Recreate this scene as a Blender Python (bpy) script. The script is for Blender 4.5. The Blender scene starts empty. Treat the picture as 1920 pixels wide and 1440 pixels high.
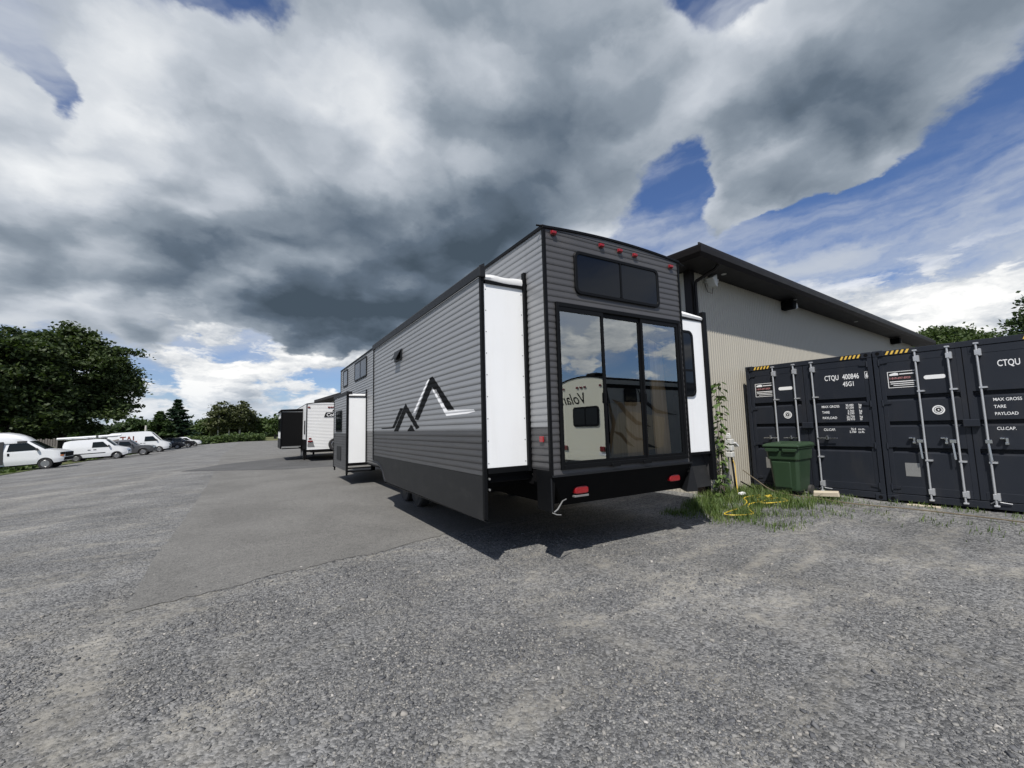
import bpy, bmesh, math, random
import numpy as np
from math import radians as rad, sin, cos, pi, sqrt, atan2, hypot
from mathutils import Vector, Matrix

S = bpy.context.scene
COL = S.collection
random.seed(7)
RNG = np.random.default_rng(11)

# ------------------------------------------------------------------ camera
cam_d = bpy.data.cameras.new('camera')
cam = bpy.data.objects.new('camera', cam_d)
COL.objects.link(cam)
S.camera = cam
cam_d.sensor_fit = 'HORIZONTAL'
cam_d.sensor_width = 36.0
cam_d.lens = 36.0 * 801.426 / 1920.0
cam_d.clip_start = 0.05
cam_d.clip_end = 3000.0
CAM_H = 1.709
_y, _p, _r = rad(30.979), rad(5.641), rad(-1.486)
_f = Vector((sin(_y) * cos(_p), cos(_y) * cos(_p), sin(_p)))
_rt = Vector((cos(_y), -sin(_y), 0))
_u = _rt.cross(_f)
_r2 = _rt * cos(_r) + _u * sin(_r)
_u2 = -_rt * sin(_r) + _u * cos(_r)
M = Matrix((_r2, _u2, -_f)).transposed().to_4x4()
M.translation = (0, 0, CAM_H)
cam.matrix_world = M

# ------------------------------------------------------------------ sun
SUN = Vector((-0.50, -0.54, 1.0)).normalized()
sl = bpy.data.lights.new('sun', 'SUN')
sl.energy = 4.6
sl.angle = rad(0.53)
sl.color = (1.0, 0.955, 0.89)
so = bpy.data.objects.new('sun', sl)
COL.objects.link(so)
so.rotation_euler = (-SUN).to_track_quat('-Z', 'Y').to_euler()
so.location = (-20, -20, 40)

# ------------------------------------------------------------------ view
S.view_settings.view_transform = 'Standard'
S.view_settings.look = 'None'
S.view_settings.gamma = 1.0
S.view_settings.exposure = 0.12
S.view_settings.use_curve_mapping = False
S.render.engine = 'CYCLES'
S.cycles.max_bounces = 6
S.cycles.diffuse_bounces = 2
S.cycles.glossy_bounces = 3
S.cycles.transparent_max_bounces = 12


# ------------------------------------------------------------------ node helper
class NT:
    def __init__(self, tree):
        self.t = tree

    def n(self, typ, **kw):
        nd = self.t.nodes.new(typ)
        for k, v in kw.items():
            setattr(nd, k, v)
        return nd

    def put(self, sock, val):
        if val is None:
            return
        if isinstance(val, bpy.types.NodeSocket):
            self.t.links.new(val, sock)
        else:
            sock.default_value = val

    def m(self, op, a, b=None, c=None, clamp=False):
        nd = self.n('ShaderNodeMath', operation=op, use_clamp=clamp)
        for i, v in enumerate((a, b, c)):
            self.put(nd.inputs[i], v)
        return nd.outputs[0]

    def v(self, op, a, b=None, s=None):
        nd = self.n('ShaderNodeVectorMath', operation=op)
        self.put(nd.inputs[0], a)
        self.put(nd.inputs[1], b)
        if s is not None:
            self.put(nd.inputs['Scale'], s)
        return nd.outputs['Value'] if op in ('DOT_PRODUCT', 'LENGTH', 'DISTANCE') else nd.outputs[0]

    def noise(self, vec, scale, detail=4, rough=0.55, dist=0.0, col=False):
        nd = self.n('ShaderNodeTexNoise')
        self.put(nd.inputs['Vector'], vec)
        nd.inputs['Scale'].default_value = scale
        nd.inputs['Detail'].default_value = detail
        nd.inputs['Roughness'].default_value = rough
        nd.inputs['Distortion'].default_value = dist
        return nd.outputs['Color'] if col else nd.outputs[0]

    def voro(self, vec, scale, out='Distance', feature='F1'):
        nd = self.n('ShaderNodeTexVoronoi', feature=feature)
        self.put(nd.inputs['Vector'], vec)
        nd.inputs['Scale'].default_value = scale
        return nd.outputs[out]

    def ss(self, x, a, b, lo=0.0, hi=1.0):
        nd = self.n('ShaderNodeMapRange', interpolation_type='SMOOTHSTEP')
        self.put(nd.inputs['Value'], x)
        nd.inputs['From Min'].default_value = a
        nd.inputs['From Max'].default_value = b
        nd.inputs['To Min'].default_value = lo
        nd.inputs['To Max'].default_value = hi
        return nd.outputs[0]

    def mix(self, f, a, b, blend='MIX'):
        nd = self.n('ShaderNodeMix', data_type='RGBA', blend_type=blend)
        self.put(nd.inputs[0], f)
        for s_, v in ((nd.inputs[6], a), (nd.inputs[7], b)):
            if isinstance(v, tuple) and len(v) == 3:
                v = (*v, 1.0)
            self.put(s_, v)
        return nd.outputs[2]

    def xyz(self, vec):
        nd = self.n('ShaderNodeSeparateXYZ')
        self.put(nd.inputs[0], vec)
        return nd.outputs

    def comb(self, x, y, z):
        nd = self.n('ShaderNodeCombineXYZ')
        for i, q in enumerate((x, y, z)):
            self.put(nd.inputs[i], q)
        return nd.outputs[0]


# ------------------------------------------------------------------ world: blue sky with broken cumulus
W = bpy.data.worlds.new('World')
S.world = W
W.use_nodes = True
t = NT(W.node_tree)
W.node_tree.nodes.clear()
sky = t.n('ShaderNodeTexSky', sky_type='NISHITA')
sky.sun_disc = False
sky.sun_elevation = math.asin(SUN.z)
sky.sun_rotation = atan2(SUN.x, SUN.y)
sky.altitude = 100
sky.air_density = 1.0
sky.dust_density = 0.6
sky.ozone_density = 1.6
D = t.v('NORMALIZE', t.n('ShaderNodeTexCoord').outputs['Generated'])
dx, dy, dz = t.xyz(D)
zc = t.m('MAXIMUM', dz, 0.0)
inv = t.m('DIVIDE', 1.0, t.m('ADD', zc, 0.42))
P = t.v('SCALE', t.comb(dx, dy, t.m('MULTIPLY', zc, 1.5)), s=inv)
w1 = t.v('SUBTRACT', t.noise(P, 2.6, 7, 0.58, col=True), (0.5, 0.5, 0.5))
P2 = t.v('ADD', P, t.v('SCALE', w1, s=0.30))
n1 = t.noise(P2, 2.4, 8, 0.50)
n1s = t.noise(t.v('ADD', P2, (-0.050, -0.045, 0.040)), 2.4, 5, 0.48)
n2 = t.noise(P2, 9.0, 4, 0.55)
Dw = t.v('ADD', D, t.v('SCALE', w1, s=0.20))


def puff(vec):
    """rounded cauliflower lumps"""
    nd = t.n('ShaderNodeTexVoronoi', feature='F1')
    t.put(nd.inputs['Vector'], vec)
    nd.inputs['Scale'].default_value = 3.6
    nd.inputs['Detail'].default_value = 1.0
    nd.inputs['Roughness'].default_value = 0.5
    return t.m('SUBTRACT', 1.0, nd.outputs['Distance'])


pf = puff(P2)
pfs = puff(t.v('ADD', P2, (-0.045, -0.040, 0.050)))


def sdir(az, el):
    a, e = rad(az), rad(el)
    return Vector((sin(a) * cos(e), cos(a) * cos(e), sin(e)))


def blob(az, el, ra, rb, rot=0.0, wob=0.22):
    """soft elliptical bump over directions; radii in degrees"""
    C = sdir(az, el)
    right = Vector((cos(rad(az)), -sin(rad(az)), 0))
    up = right.cross(C)
    A = right * cos(rad(rot)) + up * sin(rad(rot))
    B = -right * sin(rad(rot)) + up * cos(rad(rot))
    a = t.v('DOT_PRODUCT', Dw, tuple(A / sin(rad(ra))))
    b = t.v('DOT_PRODUCT', Dw, tuple(B / sin(rad(rb))))
    c = t.v('DOT_PRODUCT', Dw, tuple(C))
    q = t.m('MULTIPLY_ADD', a, a, t.m('MULTIPLY', b, b))
    g = t.m('POWER', 2.71828, t.m('MULTIPLY', q, -1.0))
    return t.m('MULTIPLY', g, t.m('GREATER_THAN', c, 0.0))


def field(base, lst):
    acc = base
    for amp, *a in lst:
        acc = t.m('ADD', acc, t.m('MULTIPLY', blob(*a), amp))
    return acc


cov = field(0.0, [
    (0.50, 6, 30, 28, 14, 0), (0.44, 34, 38, 20, 14, 0), (0.62, 67, 31, 18, 7.0, 22), (0.40, 66, 25.5, 8, 4.5, 0),
    (0.36, 5, 17, 18, 5, 0), (0.30, 22, 24, 12, 7, 32),
    (-0.60, 54, 28, 3.6, 4.5, 30), (-0.55, 61, 19, 11, 3.0, 14), (-0.60, 79, 22.5, 10, 2.4, 16),
    (-0.38, -18.5, 30.5, 2.4, 1.3, -30), (-0.50, -11, 42, 4, 2.0, 0), (-0.55, 63, 45, 5, 2.4, 0),
    (-0.46, 74, 12, 20, 6.5, 0), (-0.20, 1, 8.5, 9, 2.4, 0), (-0.45, 46, 18, 11, 7, 10), (0.30, -17, 15, 8, 4, 0)])
dk = field(0.0, [
    (0.42, 9, 14.6, 13, 3.6, 3), (0.10, -8, 17.0, 10, 3.6, 0), (0.34, 19, 19.5, 11, 4.2, 32), (0.36, 31, 28.5, 8, 4.5, 50),
    (0.26, -22, 36, 7, 5, 0), (0.24, 43, 35, 9, 8, 0), (0.13, 70, 29, 14, 4.2, 20), (0.10, 66, 24, 8, 4, 0), (0.15, 83, 31, 9, 5, 10), (0.18, 10, 23, 20, 8, 0),
    (-0.22, -11, 31, 10, 7, 0), (-0.22, 14, 35, 4, 7, 10), (-0.18, 57, 37, 7, 3, 35), (-0.20, -18, 21, 7, 5, 0), (-0.10, 4, 37, 8, 6, 0)])
dens = t.m('ADD', n1, cov)
dens = t.m('MULTIPLY_ADD', t.m('SUBTRACT', n2, 0.5), 0.20, dens)
dens = t.m('MULTIPLY_ADD', t.m('SUBTRACT', pf, 0.55), 0.20, dens)
mask = t.ss(dens, 0.51, 0.62)
edge = t.ss(dens, 0.56, 0.90)
emb = t.m('MULTIPLY_ADD', t.m('SUBTRACT', n1, n1s), 0.85, t.m('MULTIPLY', t.m('SUBTRACT', pf, pfs), 0.52))
shade = t.m('MULTIPLY_ADD', edge, 0.10, t.m('ADD', dk, 0.325))
shade = t.m('SUBTRACT', shade, emb)
shade = t.m('MULTIPLY_ADD', t.m('SUBTRACT', n1, 0.5), 0.26, shade)
shade = t.m('MULTIPLY_ADD', t.m('SUBTRACT', n2, 0.5), 0.09, shade)
ramp = t.n('ShaderNodeValToRGB')
t.put(ramp.inputs[0], t.m('ADD', shade, 0.0, clamp=True))
cr = ramp.color_ramp
cr.elements[0].position = 0.0
cr.elements[0].color = (0.80, 0.82, 0.84, 1)
cr.elements[1].position = 1.0
cr.elements[1].color = (0.058, 0.082, 0.110, 1)
for pos, c in ((0.25, (0.505, 0.545, 0.60)), (0.50, (0.255, 0.300, 0.355)), (0.75, (0.112, 0.148, 0.195))):
    e = cr.elements.new(pos)
    e.color = (*c, 1)
# high thin streaks
Pc = t.comb(t.m('ADD', t.m('MULTIPLY', dx, 2.0), t.m('MULTIPLY', dz, 2.0)),
            t.m('SUBTRACT', t.m('MULTIPLY', dz, 7.0), t.m('MULTIPLY', dx, 2.0)), dy)
ci = t.noise(t.v('ADD', Pc, t.v('SCALE', w1, s=0.8)), 1.1, 5, 0.55, 0.3)
cirrus = t.m('MULTIPLY', t.ss(ci, 0.36, 0.66), t.ss(dz, 0.05, 0.22))
blue = t.mix(t.m('MULTIPLY', cirrus, 0.86), t.mix(1.0, sky.outputs[0], (0.62, 0.74, 1.0), 'MULTIPLY'), (5.2, 5.6, 6.2))
# low cumulus towers on the horizon
Pl = t.comb(t.m('MULTIPLY', t.m('ARCTAN2', dx, dy), 5.2), t.m('MULTIPLY', dz, 13.0), 3.0)
lw = t.v('SUBTRACT', t.noise(Pl, 2.2, 5, 0.6, col=True), (0.5, 0.5, 0.5))
Pl2 = t.v('ADD', Pl, t.v('SCALE', lw, s=0.5))
ln = t.noise(Pl2, 1.1, 8, 0.55)
lns = t.noise(t.v('ADD', Pl2, (-0.10, 0.16, 0.0)), 1.1, 8, 0.55)
towers = field(0.0, [(0.36, 75.8, 9.0, 3.6, 2.6, -14, 0.35), (0.20, 8, 11, 7, 3, 14), (0.12, -6, 8, 6, 2.5)])
lband = t.m('MULTIPLY', t.ss(dz, 0.0, 0.05), t.ss(dz, 0.30, 0.16))
ldens = t.m('ADD', t.m('ADD', ln, t.m('MULTIPLY', lband, 0.06)), towers)
lmask = t.m('MULTIPLY', t.ss(ldens, 0.545, 0.62), t.ss(dz, 0.30, 0.20))
lemb = t.m('SUBTRACT', ln, lns)
lsh = t.m('ADD', t.m('MULTIPLY', lemb, -3.6), t.ss(ldens, 0.95, 0.58, 0.0, 0.42), clamp=True)
lcol = t.mix(lsh, (9.4, 9.4, 9.3), (3.5, 4.0, 4.7))
col = t.mix(lmask, blue, lcol)
ccol = t.mix(1.0, ramp.outputs[0], (10.0, 10.0, 10.0), 'MULTIPLY')
col = t.mix(mask, col, ccol)
haze_f = t.ss(dz, 0.13, -0.01)
col = t.mix(t.m('MULTIPLY', haze_f, 0.55), col, (5.2, 5.9, 6.9))
bg = t.n('ShaderNodeBackground')
t.put(bg.inputs[0], col)
bg.inputs[1].default_value = 0.1
t.put(t.n('ShaderNodeOutputWorld').inputs[0], bg.outputs[0])
W.cycles.sampling_method = 'MANUAL'
W.cycles.sample_map_resolution = 512

# ------------------------------------------------------------------ materials
MATS = {}


def mat(name, base, rough=0.5, metal=0.0, var=0.0, vscale=3.0, bump=0.0, bscale=40.0, spec=0.5, dirt=0.0, dcol=(0.23, 0.21, 0.18),
        coat=0.0, streak=None, emit=None):
    """principled material with noise variation in tone, optional bump and dust"""
    m_ = bpy.data.materials.new(name)
    m_.use_nodes = True
    k = NT(m_.node_tree)
    b = m_.node_tree.nodes['Principled BSDF']
    b.inputs['Roughness'].default_value = rough
    b.inputs['Metallic'].default_value = metal
    b.inputs['Specular IOR Level'].default_value = spec
    b.inputs['Coat Weight'].default_value = coat
    co = k.n('ShaderNodeTexCoord').outputs['Object']
    c = (*base, 1.0)
    if var > 0:
        nz = k.noise(co, vscale, 5, 0.6)
        f = k.m('ADD', k.m('MULTIPLY', k.m('SUBTRACT', nz, 0.5), 2 * var), 1.0)
        c = k.mix(1.0, c, k.comb(f, f, f), 'MULTIPLY')
        k.put(b.inputs['Roughness'], k.m('ADD', rough - 0.08, k.m('MULTIPLY', nz, 0.16), clamp=True))
    if dirt > 0:
        sc = k.n('ShaderNodeMapping')
        k.put(sc.inputs[0], co)
        sc.inputs['Scale'].default_value = streak or (1, 1, 1)
        nd = k.ss(k.noise(sc.outputs[0], 2.3, 7, 0.65), 0.46, 0.78)
        c = k.mix(k.m('MULTIPLY', nd, dirt), c, dcol)
    k.put(b.inputs['Base Color'], c)
    if bump > 0:
        bp = k.n('ShaderNodeBump')
        bp.inputs['Strength'].default_value = bump
        bp.inputs['Distance'].default_value = 0.01
        k.put(bp.inputs['Height'], k.noise(co, bscale, 4, 0.6))
        k.put(b.inputs['Normal'], bp.outputs[0])
    if emit:
        b.inputs['Emission Color'].default_value = (*emit[0], 1)
        b.inputs['Emission Strength'].default_value = emit[1]
    MATS[name] = m_
    return m_


def glass(name, tint, refl, tr, rough=0.0):
    """thin coated pane: part mirror, part tinted see-through"""
    m_ = bpy.data.materials.new(name)
    m_.use_nodes = True
    k = NT(m_.node_tree)
    m_.node_tree.nodes.clear()
    gl = k.n('ShaderNodeBsdfGlossy')
    gl.inputs['Color'].default_value = (*tint, 1)
    gl.inputs['Roughness'].default_value = rough
    co = k.n('ShaderNodeTexCoord').outputs['Object']
    bp = k.n('ShaderNodeBump')
    bp.inputs['Strength'].default_value = 0.02
    bp.inputs['Distance'].default_value = 0.02
    k.put(bp.inputs['Height'], k.noise(co, 1.6, 1, 0.4))
    k.put(gl.inputs['Normal'], bp.outputs[0])
    tp = k.n('ShaderNodeBsdfTransparent')
    tp.inputs['Color'].default_value = (*tr, 1)
    fr = k.n('ShaderNodeFresnel')
    fr.inputs['IOR'].default_value = 1.5
    f = k.m('ADD', k.m('MULTIPLY', fr.outputs[0], 1.0 - refl), refl, clamp=True)
    mx = k.n('ShaderNodeMixShader')
    k.put(mx.inputs[0], f)
    k.put(mx.inputs[1], tp.outputs[0])
    k.put(mx.inputs[2], gl.outputs[0])
    k.put(k.n('ShaderNodeOutputMaterial').inputs[0], mx.outputs[0])
    MATS[name] = m_
    return m_


def leafmat(name, c1, c2, scale=0.6):
    m_ = bpy.data.materials.new(name)
    m_.use_nodes = True
    k = NT(m_.node_tree)
    b = m_.node_tree.nodes['Principled BSDF']
    g = k.n('ShaderNodeNewGeometry')
    co = k.n('ShaderNodeTexCoord').outputs['Object']
    f = k.m('ADD', k.m('MULTIPLY', g.outputs['Random Per Island'], 0.6), k.m('MULTIPLY', k.ss(k.noise(co, scale, 3), 0.3, 0.7), 0.4))
    c = k.mix(f, c1, c2)
    k.put(b.inputs['Base Color'], c)
    b.inputs['Roughness'].default_value = 0.55
    b.inputs['Specular IOR Level'].default_value = 0.3
    tr = k.n('ShaderNodeBsdfTranslucent')
    k.put(tr.inputs[0], k.mix(1.0, c, (1.3, 1.5, 0.7), 'MULTIPLY'))
    mx = k.n('ShaderNodeMixShader')
    mx.inputs[0].default_value = 0.22
    k.put(mx.inputs[1], b.outputs[0])
    k.put(mx.inputs[2], tr.outputs[0])
    k.put(m_.node_tree.nodes['Material Output'].inputs[0], mx.outputs[0])
    MATS[name] = m_
    return m_


SILVER = mat('silver_siding', (0.262, 0.268, 0.276), 0.34, 0.25, 0.06, 1.5, dirt=0.10, streak=(1, .5, 3))
GREYS = mat('dark_grey_siding', (0.060, 0.060, 0.062), 0.40, 0.1, 0.06, 1.5, dirt=0.10, streak=(1, .5, 3))
REARS = mat('rear_grey_siding', (0.066, 0.065, 0.067), 0.40, 0.1, 0.06, 1.5, dirt=0.08)
SKIRT = mat('charcoal_skirt', (0.0165, 0.0170, 0.0175), 0.58, 0.0, 0.08, 2.0, spec=0.3, dirt=0.22, streak=(1, 1, 3), dcol=(0.06, 0.058, 0.055))
BLACK = mat('black_trim', (0.0050, 0.0054, 0.0062), 0.48, 0.0, 0.10, 8.0, spec=0.12)
BLACKM = mat('matt_black', (0.0038, 0.0038, 0.0042), 0.8, 0.0, 0.12, 5.0, spec=0.12)
CHAR = mat('charcoal_trim', (0.013, 0.014, 0.016), 0.48, 0.0, 0.06, 5.0, spec=0.25)
WHITE = mat('white_panel', (0.84, 0.85, 0.85), 0.42, 0.0, 0.035, 1.6, bump=0.10, bscale=6, dirt=0.10, streak=(3, 3, .35), dcol=(0.55, 0.53, 0.48))
VINYL = mat('white_vinyl', (0.80, 0.80, 0.79), 0.5, 0.0, 0.05, 6.0, bump=0.5, bscale=5)
DECALW = mat('white_decal', (0.82, 0.82, 0.82), 0.35)
DECALG = mat('grey_decal', (0.0045, 0.0045, 0.005), 0.55, spec=0.08)
RED = mat('red_lens', (0.26, 0.010, 0.014), 0.18, coat=0.4, var=0.15, vscale=60)
REDD = mat('dark_red_lens', (0.16, 0.01, 0.012), 0.22, coat=0.4)
RUBBER = mat('rubber', (0.022, 0.022, 0.023), 0.8, var=0.15, vscale=9, dirt=0.25)
CHROME = mat('chrome', (0.62, 0.62, 0.63), 0.22, 1.0)
STEEL = mat('galvanised_steel', (0.52, 0.53, 0.54), 0.42, 0.55, 0.10, 12)
BRACKET = mat('pale_bracket', (0.22, 0.22, 0.215), 0.5, 0.3)
DOORGL = glass('door_glass', (0.84, 0.88, 0.89), 0.36, (0.98, 0.98, 0.96))
DARKGL = mat('tinted_glass', (0.006, 0.007, 0.009), 0.04, 0.0, spec=0.32)
CARGL = mat('vehicle_glass', (0.007, 0.010, 0.010), 0.05, 0.0, spec=0.3)
CREAM = mat('cream_gelcoat', (0.82, 0.79, 0.64), 0.35, 0.0, 0.03, 1.0)
TAUPE = mat('grey_gelcoat', (0.30, 0.31, 0.30), 0.35, 0.0, 0.03, 1.0)
BROWN = mat('brown_swoosh', (0.17, 0.105, 0.05), 0.4)
WOODL = None
FLOORM = mat('interior_floor', (0.18, 0.15, 0.12), 0.6, var=0.1)
INWALL = mat('interior_wall', (0.48, 0.45, 0.39), 0.7, var=0.04)
CURT = mat('cream_curtain', (0.62, 0.55, 0.40), 0.85, bump=0.3, bscale=60)


def wood(name, c1, c2, axis=2, scale=1.0):
    m_ = bpy.data.materials.new(name)
    m_.use_nodes = True
    k = NT(m_.node_tree)
    b = m_.node_tree.nodes['Principled BSDF']
    mp = k.n('ShaderNodeMapping')
    k.put(mp.inputs[0], k.n('ShaderNodeTexCoord').outputs['Object'])
    s_ = [14.0 * scale] * 3
    s_[axis] = 0.9 * scale
    mp.inputs['Scale'].default_value = s_
    g = k.noise(mp.outputs[0], 2.0, 6, 0.6, 0.8)
    k.put(b.inputs['Base Color'], k.mix(k.ss(g, 0.3, 0.7), c1, c2))
    b.inputs['Roughness'].default_value = 0.7
    MATS[name] = m_
    return m_


WOODL = wood('pale_wood', (0.78, 0.58, 0.35), (0.60, 0.40, 0.20))
WOODG = wood('grey_wood', (0.20, 0.18, 0.16), (0.09, 0.08, 0.07))
BARK = wood('bark', (0.09, 0.075, 0.06), (0.035, 0.03, 0.025), scale=0.3)
BIRCH = mat('birch_bark', (0.50, 0.48, 0.44), 0.8, var=0.35, vscale=4)
LUMBER = wood('weathered_lumber', (0.56, 0.50, 0.38), (0.40, 0.34, 0.25), axis=0)

# ------------------------------------------------------------------ mesh helpers
OFF = {}


class MB:
    def __init__(s):
        s.v, s.f, s.mi = [], [], []

    def add(s, vs, fs, mi=0):
        n = len(s.v)
        s.v += [tuple(p) for p in vs]
        s.f += [tuple(i + n for i in q) for q in fs]
        s.mi += [mi] * len(fs)
        return s

    def hexa(s, p, mi=0):
        return s.add(p, [(0, 3, 2, 1), (4, 5, 6, 7), (0, 1, 5, 4), (1, 2, 6, 5), (2, 3, 7, 6), (3, 0, 4, 7)], mi)

    def box(s, x0, x1, y0, y1, z0, z1, mi=0):
        return s.hexa([(x0, y0, z0), (x1, y0, z0), (x1, y1, z0), (x0, y1, z0), (x0, y0, z1), (x1, y0, z1), (x1, y1, z1), (x0, y1, z1)], mi)

    def prism(s, pts, ax, a, b, mi=0):
        n = len(pts)
        mk = {'x': lambda p, q: (q, p[0], p[1]), 'y': lambda p, q: (p[0], q, p[1]), 'z': lambda p, q: (p[0], p[1], q)}[ax]
        vs = [mk(p, a) for p in pts] + [mk(p, b) for p in pts]
        fs = [tuple(range(n))[::-1], tuple(range(n, 2 * n))] + [(i, (i + 1) % n, n + (i + 1) % n, n + i) for i in range(n)]
        return s.add(vs, fs, mi)

    def loft(s, rings, cap=True, close=True, mi=0):
        n = len(rings[0])
        vs = [p for r in rings for p in r]
        fs = []
        for k in range(len(rings) - 1):
            for i in range(n if close else n - 1):
                j = (i + 1) % n
                fs.append((k * n + i, k * n + j, (k + 1) * n + j, (k + 1) * n + i))
        if cap:
            fs.append(tuple(range(n))[::-1])
            fs.append(tuple(range((len(rings) - 1) * n, len(rings) * n)))
        return s.add(vs, fs, mi)

    def tube(s, path, r, n=8, cap=True, mi=0):
        path = [Vector(p) for p in path]
        rs = r if isinstance(r, (list, tuple)) else [r] * len(path)
        rings = []
        pu = None
        for i, p in enumerate(path):
            d = (path[min(i + 1, len(path) - 1)] - path[max(i - 1, 0)]).normalized()
            if pu is None:
                pu = Vector((0, 0, 1)) if abs(d.z) < 0.9 else Vector((1, 0, 0))
            a = d.cross(pu).normalized()
            b = a.cross(d).normalized()
            pu = b
            rings.append([tuple(p + a * (cos(2 * pi * k / n) * rs[i]) + b * (sin(2 * pi * k / n) * rs[i])) for k in range(n)])
        return s.loft(rings, cap, True, mi)

    def cyl(s, a, b, r, n=16, mi=0):
        return s.tube([a, b], r, n, True, mi)

    def lathe(s, prof, c, ax='z', n=20, mi=0):
        """prof: list of (radius, height along axis)"""
        rings = []
        for r, h in prof:
            ring = []
            for k in range(n):
                u, w = r * cos(2 * pi * k / n), r * sin(2 * pi * k / n)
                q = {'z': (u, w, h), 'y': (w, h, u), 'x': (h, u, w)}[ax]
                ring.append((c[0] + q[0], c[1] + q[1], c[2] + q[2]))
            rings.append(ring)
        return s.loft(rings, True, True, mi)

    def build(s, name, mats, parent=None, bev=0.0, smooth=False, seg=1, recalc=True):
        me = bpy.data.meshes.new(name)
        o_ = OFF.get(parent.name, (0, 0, 0)) if parent else (0, 0, 0)
        if o_ != (0, 0, 0):
            me.from_pydata([(x - o_[0], y - o_[1], z - o_[2]) for x, y, z in s.v], [], s.f)
        else:
            me.from_pydata(s.v, [], s.f)
        mats = mats if isinstance(mats, (list, tuple)) else [mats]
        for q in mats:
            me.materials.append(q)
        if len(mats) > 1:
            me.polygons.foreach_set('material_index', s.mi)
        if recalc:
            bm = bmesh.new()
            bm.from_mesh(me)
            bmesh.ops.recalc_face_normals(bm, faces=bm.faces)
            bm.to_mesh(me)
            bm.free()
        if smooth:
            me.polygons.foreach_set('use_smooth', [True] * len(me.polygons))
            me.set_sharp_from_angle(angle=rad(38))
        me.update()
        ob = bpy.data.objects.new(name, me)
        COL.objects.link(ob)
        if parent is not None:
            ob.parent = parent
            OFF[ob.name] = o_
        if bev > 0:
            md = ob.modifiers.new('bevel', 'BEVEL')
            md.width = bev
            md.segments = seg
            md.limit_method = 'ANGLE'
            md.angle_limit = rad(40)
        return ob


def tag(o, label, cat=None, group=None, kind=None):
    if label:
        o['label'] = label
    if cat:
        o['category'] = cat
    if group:
        o['group'] = group
    if kind:
        o['kind'] = kind
    return o


def thing(name, label, cat, loc=(0, 0, 0), rz=0.0, group=None, world=False):
    """an empty at the thing's base; world=True: its parts are given in world coordinates"""
    o = bpy.data.objects.new(name, None)
    COL.objects.link(o)
    o.location = loc
    o.rotation_euler = (0, 0, rz)
    o.empty_display_size = 0.2
    tag(o, label, cat, group)
    if world:
        OFF[o.name] = tuple(loc)
    return o


def again(o, dx=0.0, dy=0.0, dz=0.0, parent=None):
    """a copy of a piece (and its pieces) that shares the mesh"""
    c = o.copy()
    COL.objects.link(c)
    c.parent = parent or o.parent
    c.location = (o.location[0] + dx, o.location[1] + dy, o.location[2] + dz)
    OFF[c.name] = OFF.get(o.name, (0, 0, 0))
    for ch in o.children:
        k = ch.copy()
        COL.objects.link(k)
        k.parent = c
    return c


def npmesh(name, V, F, mats, parent=None, smooth=False, mi=None):
    me = bpy.data.meshes.new(name)
    V = np.asarray(V, np.float32)
    F = np.asarray(F, np.int32)
    k = F.shape[1]
    me.vertices.add(len(V))
    me.vertices.foreach_set('co', V.ravel())
    me.loops.add(F.size)
    me.loops.foreach_set('vertex_index', F.ravel())
    me.polygons.add(len(F))
    me.polygons.foreach_set('loop_start', np.arange(0, F.size, k, dtype=np.int32))
    me.polygons.foreach_set('loop_total', np.full(len(F), k, np.int32))
    for q in (mats if isinstance(mats, (list, tuple)) else [mats]):
        me.materials.append(q)
    if mi is not None:
        me.polygons.foreach_set('material_index', np.asarray(mi, np.int32))
    me.update(calc_edges=True)
    me.validate()
    ob = bpy.data.objects.new(name, me)
    COL.objects.link(ob)
    if parent is not None:
        ob.parent = parent
    return ob


def text(name, body, size, m_, parent, org, right, up, shear=0.0, align='LEFT', ext=0.0008, sx=1.0, bold=0.0):
    cu = bpy.data.curves.new(name, 'FONT')
    cu.body = body
    cu.size = size
    cu.shear = shear
    cu.align_x = align
    cu.extrude = ext
    cu.offset = bold
    cu.resolution_u = 3
    tmp = bpy.data.objects.new('tmp', cu)
    COL.objects.link(tmp)
    dg = bpy.context.evaluated_depsgraph_get()
    me = bpy.data.meshes.new_from_object(tmp.evaluated_get(dg))
    me.name = name
    bpy.data.objects.remove(tmp)
    bpy.data.curves.remove(cu)
    r_, u_ = Vector(right), Vector(up)
    n_ = r_.cross(u_)
    o_ = Vector(OFF.get(parent.name, (0, 0, 0))) if parent else Vector()
    M_ = Matrix((r_ * sx, u_, n_)).transposed().to_4x4()
    M_.translation = Vector(org) - o_
    me.transform(M_)
    me.materials.clear()
    me.materials.append(m_)
    ob = bpy.data.objects.new(name, me)
    COL.objects.link(ob)
    if parent is not None:
        ob.parent = parent
        OFF[ob.name] = tuple(o_)
    return ob


def framed(mb, outer, inner, ax, a, b):
    """ring between two outlines with depth a..b along ax"""
    n = len(outer)
    mk = (lambda p, q: (p[0], q, p[1])) if ax == 'y' else (lambda p, q: (q, p[0], p[1]))
    rings = [[mk(p, b) for p in outer], [mk(p, a) for p in outer], [mk(p, a) for p in inner], [mk(p, b) for p in inner]]
    vs = [p for r in rings for p in r]
    fs = []
    for k_ in range(4):
        for i in range(n):
            j = (i + 1) % n
            k2 = (k_ + 1) % 4
            fs.append((k_ * n + i, k_ * n + j, k2 * n + j, k2 * n + i))
    return mb.add(vs, fs)


def sstep(x, a, b):
    q = min(1.0, max(0.0, (x - a) / (b - a)))
    return q * q * (3 - 2 * q)


TH = rad(4.9)
UX, UY = cos(TH), sin(TH)


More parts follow.
